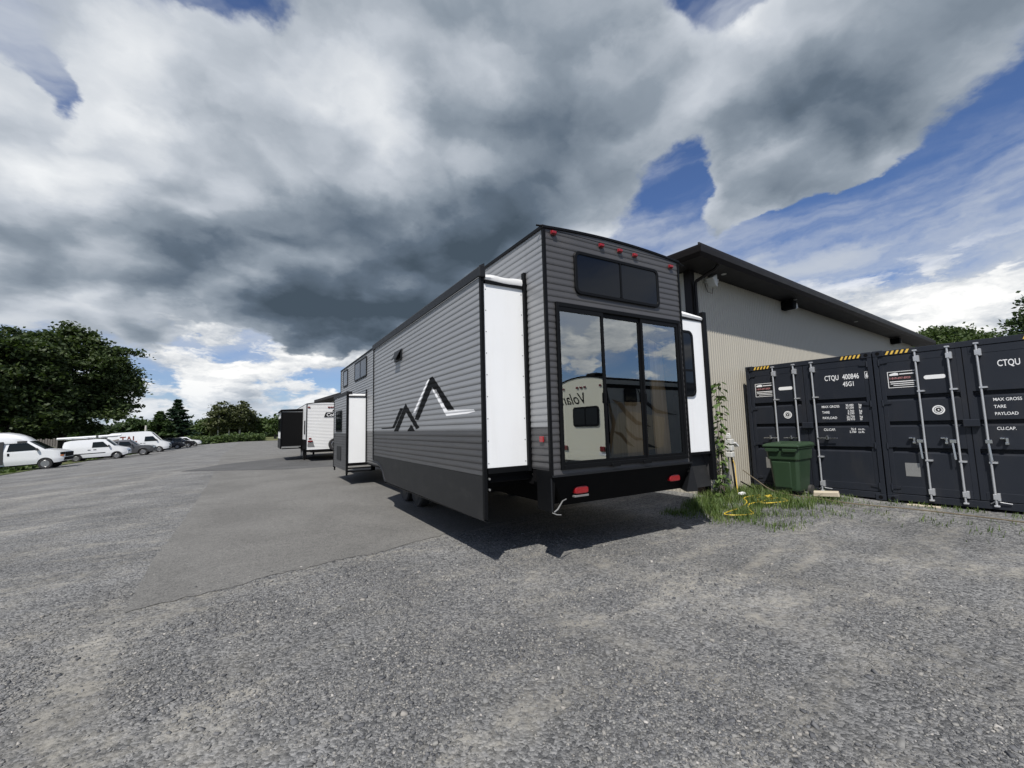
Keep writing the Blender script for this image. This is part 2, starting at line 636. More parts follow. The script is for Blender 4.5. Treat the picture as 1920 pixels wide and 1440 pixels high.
def gz(x, y):
    """height of the ground: falls away to the left, rises a little to the shed and containers"""
    z = -0.05 * min(14.5, max(0.0, -2.75 - x))
    u, v = x * UX + y * UY, -x * UY + y * UX
    z += max(0.13 * sstep(u, 7.2, 9.0) * sstep(v, 2.0, 3.6), 0.085 * sstep(u, 8.6, 10.4)) * (1 - sstep(v, 6.0, 8.5))
    return z

# ------------------------------------------------------------------ ground
# (cx, cy, half length, half width, heading deg of the long axis, strength): worn dusty patches and tyre scuffs
DUST = [(-1.0, 4.2, 1.725, 0.248, 96, 0.95),
        (-0.75, 5.4, 0.402, 0.279, 20, 0.88),
        (3.8, 3.0, 1.84, 0.248, -86, 0.66),
        (2.5, 2.9, 1.495, 0.202, -80, 0.55),
        (5.0, 2.3, 1.61, 0.202, -70, 0.605),
        (-2.2, 4.6, 1.84, 0.232, 60, 0.66),
        (-0.2, 3.3, 1.035, 0.217, 80, 0.55),
        (6.9, 1.6, 1.84, 0.217, -62, 0.55),
        (4.1, 3.2, 1.15, 0.155, 24, 0.605),
        (5.3, 3.1, 1.265, 0.109, 14, 0.88),
        (5.6, 2.75, 1.035, 0.078, 10, 0.77),
        (6.6, 3.1, 0.92, 0.109, 30, 0.66),
        (4.4, 2.35, 1.495, 0.202, -12, 0.605),
        (2.7, 4.05, 0.575, 0.217, 60, 0.55),
        (-4.5, 7.0, 4.025, 0.341, 62, 0.55),
        (-6.0, 9.0, 5.175, 0.388, 58, 0.55),
        (-3.2, 5.3, 2.3, 0.217, 56, 0.495),
        (1.2, 2.2, 1.15, 0.155, 20, 0.44),
        (6.2, 2.0, 1.725, 0.124, 22, 0.44),
        (-8, 16, 10.35, 0.62, 68, 0.55),
        (-5, 18, 11.5, 0.542, 74, 0.495),
        (-10, 24, 11.5, 0.775, 64, 0.55)]


def dustmap(X, Y):
    s_ = np.zeros_like(X)
    for cx, cy, a, b, h, k in DUST:
        c, s2 = cos(rad(h)), sin(rad(h))
        p, q = (X - cx) * c + (Y - cy) * s2, -(X - cx) * s2 + (Y - cy) * c
        s_ = np.maximum(s_, k * np.exp(-(p / a) ** 2 - (q / b) ** 2))
    return s_


def ground_mat(name, kind):
    m_ = bpy.data.materials.new(name)
    m_.use_nodes = True
    k = NT(m_.node_tree)
    b = m_.node_tree.nodes['Principled BSDF']
    co = k.n('ShaderNodeTexCoord').outputs['Object']
    b.inputs['Specular IOR Level'].default_value = 0.25
    bp = k.n('ShaderNodeBump')
    if kind == 'gravel':
        wp = k.v('ADD', co, k.v('SCALE', k.v('SUBTRACT', k.noise(co, 30, 2, col=True), (.5, .5, .5)), s=0.03))
        cell = k.n('ShaderNodeTexVoronoi')
        k.put(cell.inputs['Vector'], wp)
        cell.inputs['Scale'].default_value = 48
        cv = k.xyz(cell.outputs['Color'])[0]
        fine = k.m('ADD', k.m('MULTIPLY', k.noise(co, 120, 4, 0.7), .5), k.m('MULTIPLY', k.noise(co, 26, 6, 0.8), .5))
        mid = k.noise(co, 7.0, 5, 0.65)
        big = k.noise(co, 0.55, 5, 0.6)
        lum = k.m('ADD', k.m('MULTIPLY', cv, 0.40), k.m('MULTIPLY', fine, 0.60))
        c = k.mix(k.ss(lum, 0.16, 0.88), (0.044, 0.046, 0.048), (0.290, 0.289, 0.282))
        mp = k.n('ShaderNodeMapping')
        k.put(mp.inputs[0], co)
        mp.inputs['Rotation'].default_value = (0, 0, rad(-28))
        mp.inputs['Scale'].default_value = (0.55, 2.2, 1)
        st = k.noise(mp.outputs[0], 1.1, 6, 0.62, 0.6)
        dsum = None
        x, y, z = k.xyz(co)
        for cx, cy, a, w_, h, kk in DUST:
            ch, sh = cos(rad(h)), sin(rad(h))
            dx_ = k.m('SUBTRACT', x, cx)
            dy_ = k.m('SUBTRACT', y, cy)
            p = k.m('DIVIDE', k.m('ADD', k.m('MULTIPLY', dx_, ch), k.m('MULTIPLY', dy_, sh)), a)
            q = k.m('DIVIDE', k.m('SUBTRACT', k.m('MULTIPLY', dy_, ch), k.m('MULTIPLY', dx_, sh)), w_)
            e_ = k.m('MULTIPLY', k.m('EXPONENT', k.m('MULTIPLY', k.m('ADD', k.m('MULTIPLY', p, p), k.m('MULTIPLY', q, q)), -1.0)), kk)
            dsum = e_ if dsum is None else k.m('MAXIMUM', dsum, e_)
        du = k.m('ADD', k.ss(k.m('ADD', k.m('MULTIPLY', st, 0.7), k.m('MULTIPLY', mid, 0.3)), 0.46, 0.70), dsum)
        du = k.m('MULTIPLY', du, k.ss(k.m('ADD', k.m('MULTIPLY', fine, .5), k.m('MULTIPLY', mid, .5)), 0.34, 0.62), clamp=True)
        c = k.mix(k.m('MULTIPLY', du, 0.80), c, (0.300, 0.284, 0.245))
        tone = k.ss(big, 0.28, 0.72, 0.76, 1.18)
        c = k.mix(1.0, c, k.comb(tone, tone, tone), 'MULTIPLY')
        b.inputs['Roughness'].default_value = 0.88
        hgt = k.m('ADD', k.m('MULTIPLY', cell.outputs['Distance'], -0.9), k.m('MULTIPLY', fine, 0.5))
        hgt = k.m('MULTIPLY', hgt, k.m('SUBTRACT', 1.15, du))
        k.put(bp.inputs['Height'], hgt)
        bp.inputs['Strength'].default_value = 0.85
        bp.inputs['Distance'].default_value = 0.016
    elif kind in ('asphalt', 'dark'):
        fine = k.noise(co, 55, 7, 0.82)
        mid = k.noise(co, 9.0, 7, 0.75)
        big = k.noise(co, 0.5, 5, 0.6, 0.5)
        lum = k.m('ADD', k.m('MULTIPLY', fine, 0.82), k.m('MULTIPLY', mid, 0.18))
        lo, hi = ((0.050, 0.050, 0.048), (0.250, 0.244, 0.228)) if kind == 'asphalt' else ((0.045, 0.046, 0.047), (0.135, 0.134, 0.131))
        c = k.mix(k.ss(lum, 0.30, 0.70), lo, hi)
        tone = k.ss(big, 0.28, 0.72, 0.86, 1.14)
        c = k.mix(1.0, c, k.comb(tone, tone, tone), 'MULTIPLY')
        gr = k.ss(k.voro(co, 95), 0.0, 0.22, 1.0, 0.0)
        c = k.mix(k.m('MULTIPLY', gr, 0.35), c, (0.27, 0.265, 0.25))
        b.inputs['Roughness'].default_value = 0.85
        k.put(bp.inputs['Height'], fine)
        bp.inputs['Strength'].default_value = 0.8
        bp.inputs['Distance'].default_value = 0.010
    else:
        a = k.noise(co, 1.4, 6, 0.7)
        big = k.noise(co, 0.12, 4, 0.6)
        c = k.mix(k.ss(a, 0.3, 0.7), (0.045, 0.075, 0.022), (0.12, 0.135, 0.05))
        c = k.mix(k.ss(big, 0.45, 0.7), c, (0.19, 0.17, 0.085))
        b.inputs['Roughness'].default_value = 0.9
        k.put(bp.inputs['Height'], k.noise(co, 9, 5, 0.75))
        bp.inputs['Strength'].default_value = 1.0
        bp.inputs['Distance'].default_value = 0.15
    k.put(b.inputs['Base Color'], c)
    k.put(b.inputs['Normal'], bp.outputs[0])
    return m_


GRAVEL, ASPH, ASPHD, FIELD = (ground_mat(a, b) for a, b in
                             (('gravel_ground', 'gravel'), ('worn_asphalt', 'asphalt'), ('dark_asphalt', 'dark'), ('meadow', 'grass')))


def sheet(name, xs, ys, dz, m_, f=gz):
    V = [(x, y, f(x, y) + dz) for y in ys for x in xs]
    n = len(xs)
    F = [(j * n + i, j * n + i + 1, (j + 1) * n + i + 1, (j + 1) * n + i) for j in range(len(ys) - 1) for i in range(n - 1)]
    o = npmesh(name, V, F, m_)
    o.data.polygons.foreach_set('use_smooth', [True] * len(o.data.polygons))
    tag(o, None, kind='structure')
    return o


xs = [-900, -400, -200, -100, -60, -40, -30, -24, -20] + list(np.arange(-18, 14, 0.4)) + [14, 15, 17, 20, 25, 32, 40, 60, 100, 200, 400, 900]
ys = [-900, -400, -150, -60, -30, -15, -8, -4] + list(np.arange(-2, 12, 0.4)) + [12, 14, 17, 20, 25, 30, 40, 55, 75, 100, 150, 250, 500, 1000]
sheet('ground', xs, ys, 0.0, GRAVEL)

# paved pad under the trailers, with a ragged edge where it meets the gravel
rng = random.Random(3)
near, left = [], []
for i in range(0, 121):
    x = -1.042 + i * 0.065
    near.append((x, 5.726 + (x + 1.042) * 0.2385 + rng.uniform(-.035, .035) + 0.04 * sin(x * 3.1) + .03 * sin(x * 7.3)))
L0 = [(-1.042, 5.726), (-1.174, 7.8), (-1.16, 9.6), (-1.23, 13.8), (-1.47, 22.2), (-2.0, 36.0), (-2.3, 45.4), (-2.4, 70.0), (-2.6, 104.0)]
V, F = [], []
back = 7.9
for (x, y) in near:
    V += [(x, y, gz(x, y) + .006), (min(x, 6.4) if x > -1.04 else -1.17, back, gz(x, back) + .006)]
for i in range(len(near) - 1):
    F.append((2 * i, 2 * i + 2, 2 * i + 3, 2 * i + 1))
n0 = len(V)
rows = []
for j in range(len(L0) - 1):
    (xa, ya), (xb, yb) = L0[j], L0[j + 1]
    for q in range(14):
        y = ya + (yb - ya) * q / 14
        if y >= back:
            rows.append((xa + (xb - xa) * q / 14 + rng.uniform(-.03, .03), y))
rows = [(-1.17, back)] + rows + [L0[-1]]
for x, y in rows:
    V += [(x, y, gz(x, y) + .006), (6.4 + (y - back) * 0.02, y, gz(6.4, y) + .006)]
for i in range(len(rows) - 1):
    F.append((n0 + 2 * i, n0 + 2 * i + 1, n0 + 2 * i + 3, n0 + 2 * i + 2))
tag(npmesh('asphalt_pad', V, F, ASPH), None, kind='structure')
pp = [(-2.95, 25.4), (-1.5, 24.3), (1.34, 22.4), (5.2, 22.2), (5.6, 36.0), (1.6, 33.0), (-1.5, 29.0)]
mb = MB()
mb.add([(x, y, .012) for x, y in pp], [tuple(range(len(pp)))])
tag(mb.build('asphalt_patch', ASPHD), None, kind='structure')
# meadows round the lot
sheet('field', [-900, -400, -200, -100, -60, -40, -30, -25, -20, -17, -15, -13.6], [-200, 0, 20, 30, 36, 40, 50, 60, 70, 80, 100, 104, 130, 200, 400, 1000], 0.03, FIELD)
sheet('field', [-13.6, -10, -8, -6, -4, -2, 0, 3, 6, 12, 30, 60, 200, 900], [104, 110, 130, 160, 200, 400, 1000], 0.03, FIELD)

# loose stones lying on the near gravel: too many to count, one object
N = 105000
r_ = np.sqrt(RNG.uniform(1.7 ** 2, 7.4 ** 2, N * 3))
keep = RNG.uniform(0, 1, N * 3) < np.clip((7.6 - r_) / 4.5, 0.05, 1) ** 1.2
a_ = np.radians(RNG.uniform(-24, 86, N * 3))
X, Y = r_ * np.sin(a_), r_ * np.cos(a_)
onpad = (Y > 5.726 + (X + 1.042) * 0.2385) & (X > -1.12)
dedge = np.minimum(Y - (5.726 + (X + 1.042) * 0.2385), X + 1.15)
keep &= ~(onpad & (RNG.uniform(0, 1, N * 3) > 0.10 + 0.80 * np.exp(-np.clip(dedge, 0, 9) / 0.16)))
keep &= RNG.uniform(0, 1, N * 3) > dustmap(X, Y) * 1.05
lump = np.sin(X * 2.1 + 1.3 * np.sin(Y * 1.7)) * np.sin(Y * 2.6 + 1.1 * np.sin(X * 2.3 + 1))
keep &= RNG.uniform(0, 1, N * 3) < np.clip(0.55 + 0.6 * lump, 0.10, 1)
X, Y = X[keep][:N], Y[keep][:N]
N = len(X)
Z = np.array([gz(x, y) for x, y in zip(X, Y)])
sz = np.clip(RNG.lognormal(-5.15, 0.46, N), 0.003, 0.026)
cube = np.array([(-1, -1, -1), (1, -1, -1), (1, 1, -1), (-1, 1, -1), (-1, -1, 1), (1, -1, 1), (1, 1, 1), (-1, 1, 1)], float)
pts = cube[None] * RNG.uniform(0.45, 1.0, (N, 8, 3)) * np.stack([sz * RNG.uniform(.7, 1.3, N), sz * RNG.uniform(.55, 1., N), sz * RNG.uniform(.35, .65, N)], 1)[:, None]
yaw = RNG.uniform(0, 2 * pi, N)
tl = RNG.normal(0, .28, N)
px = pts[..., 0] * np.cos(tl)[:, None] - pts[..., 2] * np.sin(tl)[:, None]
pz = pts[..., 0] * np.sin(tl)[:, None] + pts[..., 2] * np.cos(tl)[:, None]
qx = px * np.cos(yaw)[:, None] - pts[..., 1] * np.sin(yaw)[:, None] + X[:, None]
qy = px * np.sin(yaw)[:, None] + pts[..., 1] * np.cos(yaw)[:, None] + Y[:, None]
qz = pz + (Z + sz * 0.16)[:, None]
V = np.stack([qx, qy, qz], 2).reshape(-1, 3)
fc = np.array([(0, 3, 2, 1), (4, 5, 6, 7), (0, 1, 5, 4), (1, 2, 6, 5), (2, 3, 7, 6), (3, 0, 4, 7)])
F = (fc[None] + (np.arange(N) * 8)[:, None, None]).reshape(-1, 4)
STONE = bpy.data.materials.new('gravel_stone')
STONE.use_nodes = True
k = NT(STONE.node_tree)
b = STONE.node_tree.nodes['Principled BSDF']
isl = k.n('ShaderNodeNewGeometry').outputs['Random Per Island']
co = k.n('ShaderNodeTexCoord').outputs['Object']
rp = k.n('ShaderNodeValToRGB')
k.put(rp.inputs[0], isl)
rp.color_ramp.elements[0].color = (0.066, 0.068, 0.072, 1)
rp.color_ramp.elements[1].color = (0.44, 0.42, 0.39, 1)
for p_, c_ in ((.35, (.126, .128, .132)), (.65, (.176, .176, .173)), (.88, (.240, .236, .220)), (.975, (.27, .255, .23))):
    e = rp.color_ramp.elements.new(p_)
    e.color = (*c_, 1)
k.put(b.inputs['Base Color'], k.mix(k.ss(k.noise(co, 2.2, 3), .5, .75, 0, .35), rp.outputs[0], (0.215, 0.205, 0.18)))
b.inputs['Roughness'].default_value = 0.85
b.inputs['Specular IOR Level'].default_value = 0.3
tag(npmesh('loose_gravel', V, F, STONE), 'loose grey crushed stone scattered over the near gravel', 'gravel', kind='stuff')

# ------------------------------------------------------------------ metal shed on the right
WALL = mat('beige_sheet_metal', (0.400, 0.376, 0.318), 0.5, 0.1, 0.05, 0.8, dirt=0.10, streak=(1, 1, .15), dcol=(0.30, 0.27, 0.22))
BRN = mat('dark_brown_metal', (0.010, 0.0072, 0.0062), 0.45, 0.0, 0.08, 3, spec=0.25)
SOFF = mat('dark_soffit', (0.012, 0.011, 0.012), 0.6, 0, 0.06, 3)
ROOFM = mat('dark_roof', (0.020, 0.019, 0.020), 0.8, 0, 0.15, 2)
GREYBOX = mat('pale_plastic', (0.55, 0.55, 0.52), 0.5, var=0.05)
shed = thing('metal_shed', 'long beige corrugated metal shed with dark brown eaves behind the black containers', 'building', (8.380, 5.991, 0.0), rad(5))
LX, LY, EV = 19.6, 22.0, 0.60
prof, x = [], 0.0
for i in range(9):
    for dx_, d in ((0, 0), (.026, 0), (.038, -.016), (.064, -.016), (.076, 0)):
        prof.append((x + dx_, d))
    x += 0.1
prof.append((x, 0))
mb = MB()
mb.loft([[(px_, py_, 0.02) for px_, py_ in prof], [(px_, py_, 5.13) for px_, py_ in prof]], cap=False, close=False)
back = MB().box(0.02, LX, 0.03, LY, 0.0, 5.13)
bw = back.build('wall', WALL, shed)
pnl = mb.build('wall_panel', WALL, bw)
pnl.location.x = 0.1
for i in range(1, 21):
    again(pnl, dx=0.9 * i)
mb = MB()
y = 0.1
rp_ = []
while y < LY:
    for dy_, d in ((0, 0), (.026, 0), (.038, -.016), (.064, -.016), (.076, 0)):
        rp_.append((d, y + dy_))
    y += 0.1
mb.loft([[(a, b_, 0.02) for a, b_ in rp_], [(a, b_, 5.13) for a, b_ in rp_]], cap=False, close=False)
mb.build('side_cladding', WALL, bw)
mb = MB().box(-.05, .12, -.045, .0, 0, 5.13).box(-.05, -.002, 0.002, .12, 0, 5.13)
mb.build('corner_trim', BRN, shed)
MB().box(-EV + .02, LX + EV - .02, -EV + .02, -.002, 5.14, 5.17).box(-EV + .02, -.03, 0, LY + EV, 5.14, 5.17).build('soffit', SOFF, shed)
mb = MB()
gp = [(0, 5.12), (-.03, 5.12), (-.10, 5.20), (-.12, 5.30), (-.12, 5.34), (-.10, 5.34), (-.09, 5.31), (0, 5.31)]
mb.loft([[(LX + EV, -EV + p, z) for p, z in gp], [(-EV + p, -EV + p, z) for p, z in gp], [(-EV + p, LY + EV, z) for p, z in gp]])
gut = mb.build('gutter', BRN, shed)
rx0, rx1, ry0, ry1 = -EV - .06, LX + EV, -EV - .06, LY + EV
mb = MB()
hz = 5.36 + (LX / 2 + EV) * 0.22
cx_ = LX / 2
vs = [(rx0, ry0, 5.345), (rx1, ry0, 5.345), (rx1, ry1, 5.345), (rx0, ry1, 5.345), (cx_, ry0 + cx_, hz), (cx_, ry1 - cx_, hz)]
mb.add(vs, [(0, 1, 4), (1, 2, 5, 4), (2, 3, 5), (3, 0, 4, 5), (3, 2, 1, 0)])
mb.build('roof', ROOFM, shed)
mb = MB().box(rx0 + .02, rx1, ry0 + .02, ry0 + .05, 5.30, 5.42)
mb.build('drip_edge', ROOFM, shed)
ds = MB()
ds.tube([(.22, -.56, 5.14), (.20, -.50, 5.05), (.06, -.12, 4.86), (.06, -.09, 4.75), (.06, -.09, .1)], .038, 6)
ds.build('downspout', BRN, shed)
for x, kind in ((.55, 0), (4.85, 1), (15.7, 1)):
    mb = MB()
    if kind == 0:
        mb.prism([(x - .10, 4.98), (x + .10, 5.08), (x + .10, 4.78), (x + .02, 4.80)], 'y', -.30, -.12)
        mb.box(x + .02, x + .05, -.14, -.002, 4.93, 4.97)
        o = mb.build('floodlight', GREYBOX, shed, bev=.01)
        MB().box(x + .18, x + .42, -.10, -.018, 4.99, 5.04).box(x + .36, x + .42, -.16, -.10, 4.97, 5.06).build('bracket', GREYBOX, o)
        MB().tube([(x + .06, -.2, 4.79), (x + .09, -.16, 4.66), (x + .07, -.06, 4.72), (x + .03, -.03, 4.9)], .006, 5).build('cable', BLACK, o)
    else:
        mb.box(x - .22, x + .02, -.34, -.018, 4.86, 5.10)
        o = mb.build('floodlight', BLACKM, shed, bev=.02)
        MB().prism([(x + .02, 4.98), (x + .22, 5.08), (x + .24, 4.92), (x + .06, 4.86)], 'y', -.30, -.10).build('lamp_head', GREYBOX, o, bev=.01)
for x in (.95, 4.9, 10.1):
    MB().lathe([(.001, 5.132), (.055, 5.132), (.06, 5.138)], (x, -.3, 0), n=14).build('soffit_light', GREYBOX, shed)

# lower wing at the far end
wing = thing('low_shed_wing', 'low dark roofed wing showing above the white travel trailer', 'building', (8.380 - sin(rad(5)) * 22.6, 5.991 + cos(rad(5)) * 22.6, 0), rad(5))
MB().box(0.0, 14, 0.0, 12.0, 0, 4.25).build('wall', WALL, wing)
MB().prism([(-1.05, 4.20), (-1.05, 4.40), (6.5, 5.6), (14.6, 4.40), (14.6, 4.20)], 'y', -.5, 12.2).build('roof', ROOFM, wing)

# ------------------------------------------------------------------ shipping containers
CONT = mat('navy_black_paint', (0.0160, 0.0190, 0.0260), 0.45, 0.0, 0.12, 2.5, dirt=0.30, streak=(1.5, 1.5, .5), dcol=(0.045, 0.042, 0.040), spec=0.35)
CWHITE = mat('white_stencil', (0.78, 0.78, 0.77), 0.5, var=0.08, vscale=40)
YEL = mat('hazard_yellow', (0.72, 0.47, 0.08), 0.5)
STK = mat('black_sticker', (0.012, 0.012, 0.013), 0.35)
PINK = mat('faded_red_print', (0.45, 0.20, 0.20), 0.5)
PLATE = mat('data_plate', (0.32, 0.32, 0.31), 0.4, 0.5, var=0.3, vscale=50)
RT, UP_ = (0, -1, 0), (0, 0, 1)


def container(label, loc, latched, idtext):
    """door end faces local -x; local y runs along the door end"""
    c = thing('shipping_container', label, 'container', loc, rad(4.76), 'shipping containers side by side')
    Wd, H, L = 2.438, 2.896, 12.19
    fr = MB()
    for y0 in (0, Wd - .075):
        fr.box(0.0, .12, y0, y0 + .075, .118, H - .118)
    fr.box(0.012, .12, .075, Wd - .075, H - .115, H - .015)
    fr.box(0.012, .12, .075, Wd - .075, .03, .15)
    for a, b_ in ((.178, .42), (Wd - .42, Wd - .178)):
        pass
    f = fr.build('door_frame', CONT, c, bev=.006)
    for y0 in (0, Wd - .162):
        for z0 in (0, H - .118):
            cm = MB()
            y1 = y0 + .162
            hy, hz_ = (y0 + y1) / 2, z0 + .059
            cm.box(-.004, .178, y0 - .001, y1 + .001, z0, z0 + .118)
            o = cm.build('corner_casting', CONT, c, bev=.008)
            MB().lathe([(.001, -.0065), (.034, -.0065), (.034, -.002)], (0, hy, hz_), 'x', 14).build('casting_hole', BLACKM, o)
    body = MB()
    # corrugated sides and a flat top
    sp = []
    x = .12
    while x < L - .3:
        for d_, o_ in ((0, .012), (.07, .012), (.14, .048), (.21, .048)):
            sp.append((x + d_, o_))
        x += .28
    sp.append((L - .12, .012))
    for flip in (0, 1):
        ring = [(px_, (o_ if not flip else Wd - o_)) for px_, o_ in sp]
        body.loft([[(a, b_, .16) for a, b_ in ring], [(a, b_, H - .08) for a, b_ in ring]], cap=False, close=False)
    body.build('side_panel', CONT, c)
    mb = MB().box(.12, L, .004, Wd - .004, H - .08, H - .02).box(.12, L, .004, .06, .02, .16).box(.12, L, Wd - .06, Wd - .004, .02, .16).box(L - .1, L, .01, Wd - .01, .02, H - .02).box(.13, L, .06, Wd - .06, .10, .14)
    mb.build('roof_and_rails', CONT, c)
    for side, (y0, y1) in enumerate(((1.224, Wd - .078), (.078, 1.214))):   # side 0 is the left leaf as seen from outside
        d = MB()
        d.box(.022, .07, y0, y0 + .07, .16, H - .12)
        d.box(.022, .07, y1 - .07, y1, .16, H - .12)
        d.box(.022, .07, y0 + .07, y1 - .07, .16, .30)
        d.box(.022, .07, y0 + .07, y1 - .07, H - .25, H - .12)
        leaf = d.build('door', CONT, c, bev=.004)
        pr = [(.026, .30)]
        for zc_ in (.975, 1.47, 1.96):
            pr += [(.026, zc_ - .062), (.066, zc_ - .030), (.066, zc_ + .034), (.026, zc_ + .046)]
        pr += [(.026, H - .25)]
        pm = MB()
        ya, yb = y0 + .07, y1 - .07
        pm.loft([[(a, ya, z) for a, z in pr], [(a, yb, z) for a, z in pr]], cap=False, close=False)
        pm.box(.066, .069, ya, yb, .3, H - .25)
        pm.build('door_panel', CONT, leaf)
        # hinges
        yh = y1 - .005 if side == 0 else y0 + .005
        for z in (.27, 1.05, 1.87, 2.66):
            hm = MB()
            sg = -1 if side == 0 else 1
            hm.prism([(yh - .0, z - .035), (yh + sg * .13, z - .018), (yh + sg * .13, z + .018), (yh, z + .035)], 'x', .004, .0215)
            hm.cyl((.0, yh, z - .06), (.0, yh, z + .06), .016, 8)
            hm.build('hinge', CONT, leaf)
        MB().box(.03, .06, (1.2145 if side else 1.2165), (1.2165 if side else 1.2235), .17, H - .13).build('gasket', BLACKM, leaf)
    rods = ((1.815, 'l'), (1.388, 'l'), (1.035, 'r'))
    for y, _ in rods:
        m_ = MB()
        m_.cyl((-.028, y, .10), (-.028, y, H - .08), .0165, 12)
        rod = m_.build('locking_rod', STEEL, c, smooth=True)
        for z in (.24, 2.66):
            MB().prism([(y - .055, z - .06), (y - .020, z - .06), (y - .020, z - .045), (y + .026, z - .045), (y + .026, z + .045), (y - .020, z + .045), (y - .020, z + .06), (y - .055, z + .06)], 'x', -.050, .022).build('rod_keeper', STEEL, rod, bev=.004)
        for z in (.075, H - .095):
            MB().box(-.054, .004, y - .038, y + .03, z, z + .028).build('rod_cam', STEEL, rod, bev=.006)
        for z in (.80, 2.06):
            MB().box(-.05, .03, y - .075, y + .02, z - .014, z + .014).build('rod_guide', STEEL, rod)
        h_ = MB()
        if latched:
            e_ = y + (.30 if y > 1.2 else -.36)
            h_.box(-.052, -.036, min(y, e_), max(y, e_), 1.175, 1.20)
            h_.build('handle', CHROME, rod, bev=.004)
            q = MB()
            ym = (y + e_) / 2
            q.box(-.065, .03, ym - .022, ym + .022, 1.16, 1.24)
            q.build('hasp', CHROME, rod, bev=.006)
        else:
            s_ = .05 if y > 1.2 else -.02
            h_.hexa([(-.075, y + s_ - .014, .83), (-.075, y + s_ + .014, .83), (-.060, y + s_ + .014, .83), (-.060, y + s_ - .014, .83),
                     (-.06, y + s_ - .014 + .02, 1.17), (-.06, y + s_ + .034, 1.17), (-.04, y + s_ + .034, 1.17), (-.04, y + s_ + .006, 1.17)])
            h_.box(-.07, -.03, y + s_ - .03, y + s_ + .05, 1.12, 1.18)
            h_.build('handle', CHROME, rod, bev=.004)
            q = MB()
            yq = y + .17 if y > 1.2 else y - .18
            q.box(-.03, .03, yq - .045, yq - .012, 1.10, 1.21).box(-.045, .028, yq - .01, yq + .045, 1.19, 1.215).box(-.05, -.028, yq - .05, yq - .005, 1.10, 1.14)
            q.build('hasp', CHROME, rod, bev=.005)
    # lock box
    MB().box(-.055, .021, 1.10, 1.30, 1.40, 1.525).build('lock_box', CONT, c, bev=.008)
    # hazard stripes on the header
    for y0, y1 in ((1.885, 2.245), (.165, .515)):
        h = MB().box(.0085, .0115, y0, y1, H - .098, H - .028)
        hs = h.build('hazard_strip', STK, c)
        s_ = MB()
        n = 5
        w = (y1 - y0) / n
        for i in range(n):
            ya = y1 - i * w
            s_.add([(.0065, ya, H - .097), (.0065, ya - w * .5, H - .097), (.0065, ya - w * .95, H - .029), (.0065, ya - w * .45, H - .029)], [(0, 1, 2, 3)])
        s_.build('stripe', YEL, hs)
    # stickers and stencils
    st = MB().box(.0215, .0245, 1.832, 2.246, 2.150, 2.462).build('sticker', STK, c)
    z0, z1, ya, yb = 2.150, 2.462, 1.832, 2.246
    bd = MB()
    for a in ((ya, yb, z0, z0 + .010), (ya, yb, z1 - .010, z1), (ya, ya + .010, z0 + .010, z1 - .010), (yb - .010, yb, z0 + .010, z1 - .010)):
        bd.box(.0195, .0212, *a)
    bd.build('border', CWHITE, st)
    lg = MB().add([(.0195, 2.215, 2.385), (.0195, 2.085, 2.385), (.0195, 2.085, 2.425), (.0195, 2.13, 2.440), (.0195, 2.215, 2.415)], [(0, 1, 2, 3, 4)])
    lg.build('sticker_logo', CWHITE, st)
    ln = MB()
    for a in ((1.86, 2.07, 2.397, 2.415), (1.85, 2.22, 2.258, 2.274), (1.87, 2.21, 2.222, 2.236), (1.87, 2.17, 2.188, 2.200)):
        ln.box(.0197, .0212, *a)
    ln.build('fine_print', CWHITE, st)
    text('phone_number', '1-819-697-8929', .052, PINK, st, (.0205, 2.225, 2.315), RT, UP_, sx=.92, bold=.001)
    ov = []
    for kk in range(24):
        a = 2 * pi * kk / 24
        ov.append((1.592 + (.108 * (1 if cos(a) > 0 else -1)) + .037 * cos(a), 2.305 + .037 * sin(a)))
    MB().prism(ov, 'x', .0215, .0245).build('oval_sticker', CWHITE, c)
    MB().lathe([(.001, .021), (.083, .021), (.083, .0245)], (0, 1.592, 1.705), 'x', 26).build('round_emblem', CWHITE, c)
    e_ = MB()
    ro = [(1.592 + .062 * cos(2 * pi * q / 26), 1.705 + .062 * sin(2 * pi * q / 26)) for q in range(26)]
    ri = [(1.592 + .054 * cos(2 * pi * q / 26), 1.705 + .054 * sin(2 * pi * q / 26)) for q in range(26)]
    framed(e_, ro, ri, 'x', .0190, .0208)
    e_.build('emblem_ring', DECALG, c)
    g_ = MB()
    for kk in range(7):
        a = 2 * pi * kk / 7
        g_.box(.0190, .0208, 1.592 + .026 * cos(a) - .014, 1.592 + .026 * cos(a) + .014, 1.705 + .028 * sin(a) - .008, 1.705 + .028 * sin(a) + .012)
    g_.build('emblem_mark', DECALG, c)
    T = lambda nm, s_, size, y, z, **kw: text(nm, s_, size, CWHITE, c, (.0240, y, z), RT, UP_, bold=(.0016 if size > .1 else .0006), **kw)
    T('code', 'CTQU', .150, .825, 2.395, sx=.60)
    if idtext:
        T('code', idtext, .150, .508, 2.395, sx=.62)
        bx_ = MB()
        for a in ((.055, .135, 2.38, 2.386), (.055, .135, 2.51, 2.516), (.055, .061, 2.386, 2.51), (.129, .135, 2.386, 2.51)):
            bx_.box(.0195, .0212, *a)
        bx_.build('check_box', CWHITE, c)
        text('code', '6', .135, CWHITE, c, (.0165, .122, 2.397), RT, UP_, sx=.7, bold=.003)
        T('code', '45G1', .135, .512, 2.250, sx=.66)
    for i, (a, b1, b2) in enumerate((('MAX GROSS', '30.480', '67.200'), ('TARE', '3.760', '8.290'), ('PAYLOAD', '26.720', '58.910'))):
        z = 1.822 - i * .118
        T('weights', a, .072, .925, z, sx=.80)
        for kk, (q, un) in enumerate(((b1, 'kg'), (b2, 'lb'))):
            T('weights', q, .062, .368, z + .018 - kk * .052, sx=.80, align='RIGHT')
            T('weights', un, .062, .285, z + .018 - kk * .052, sx=.85)
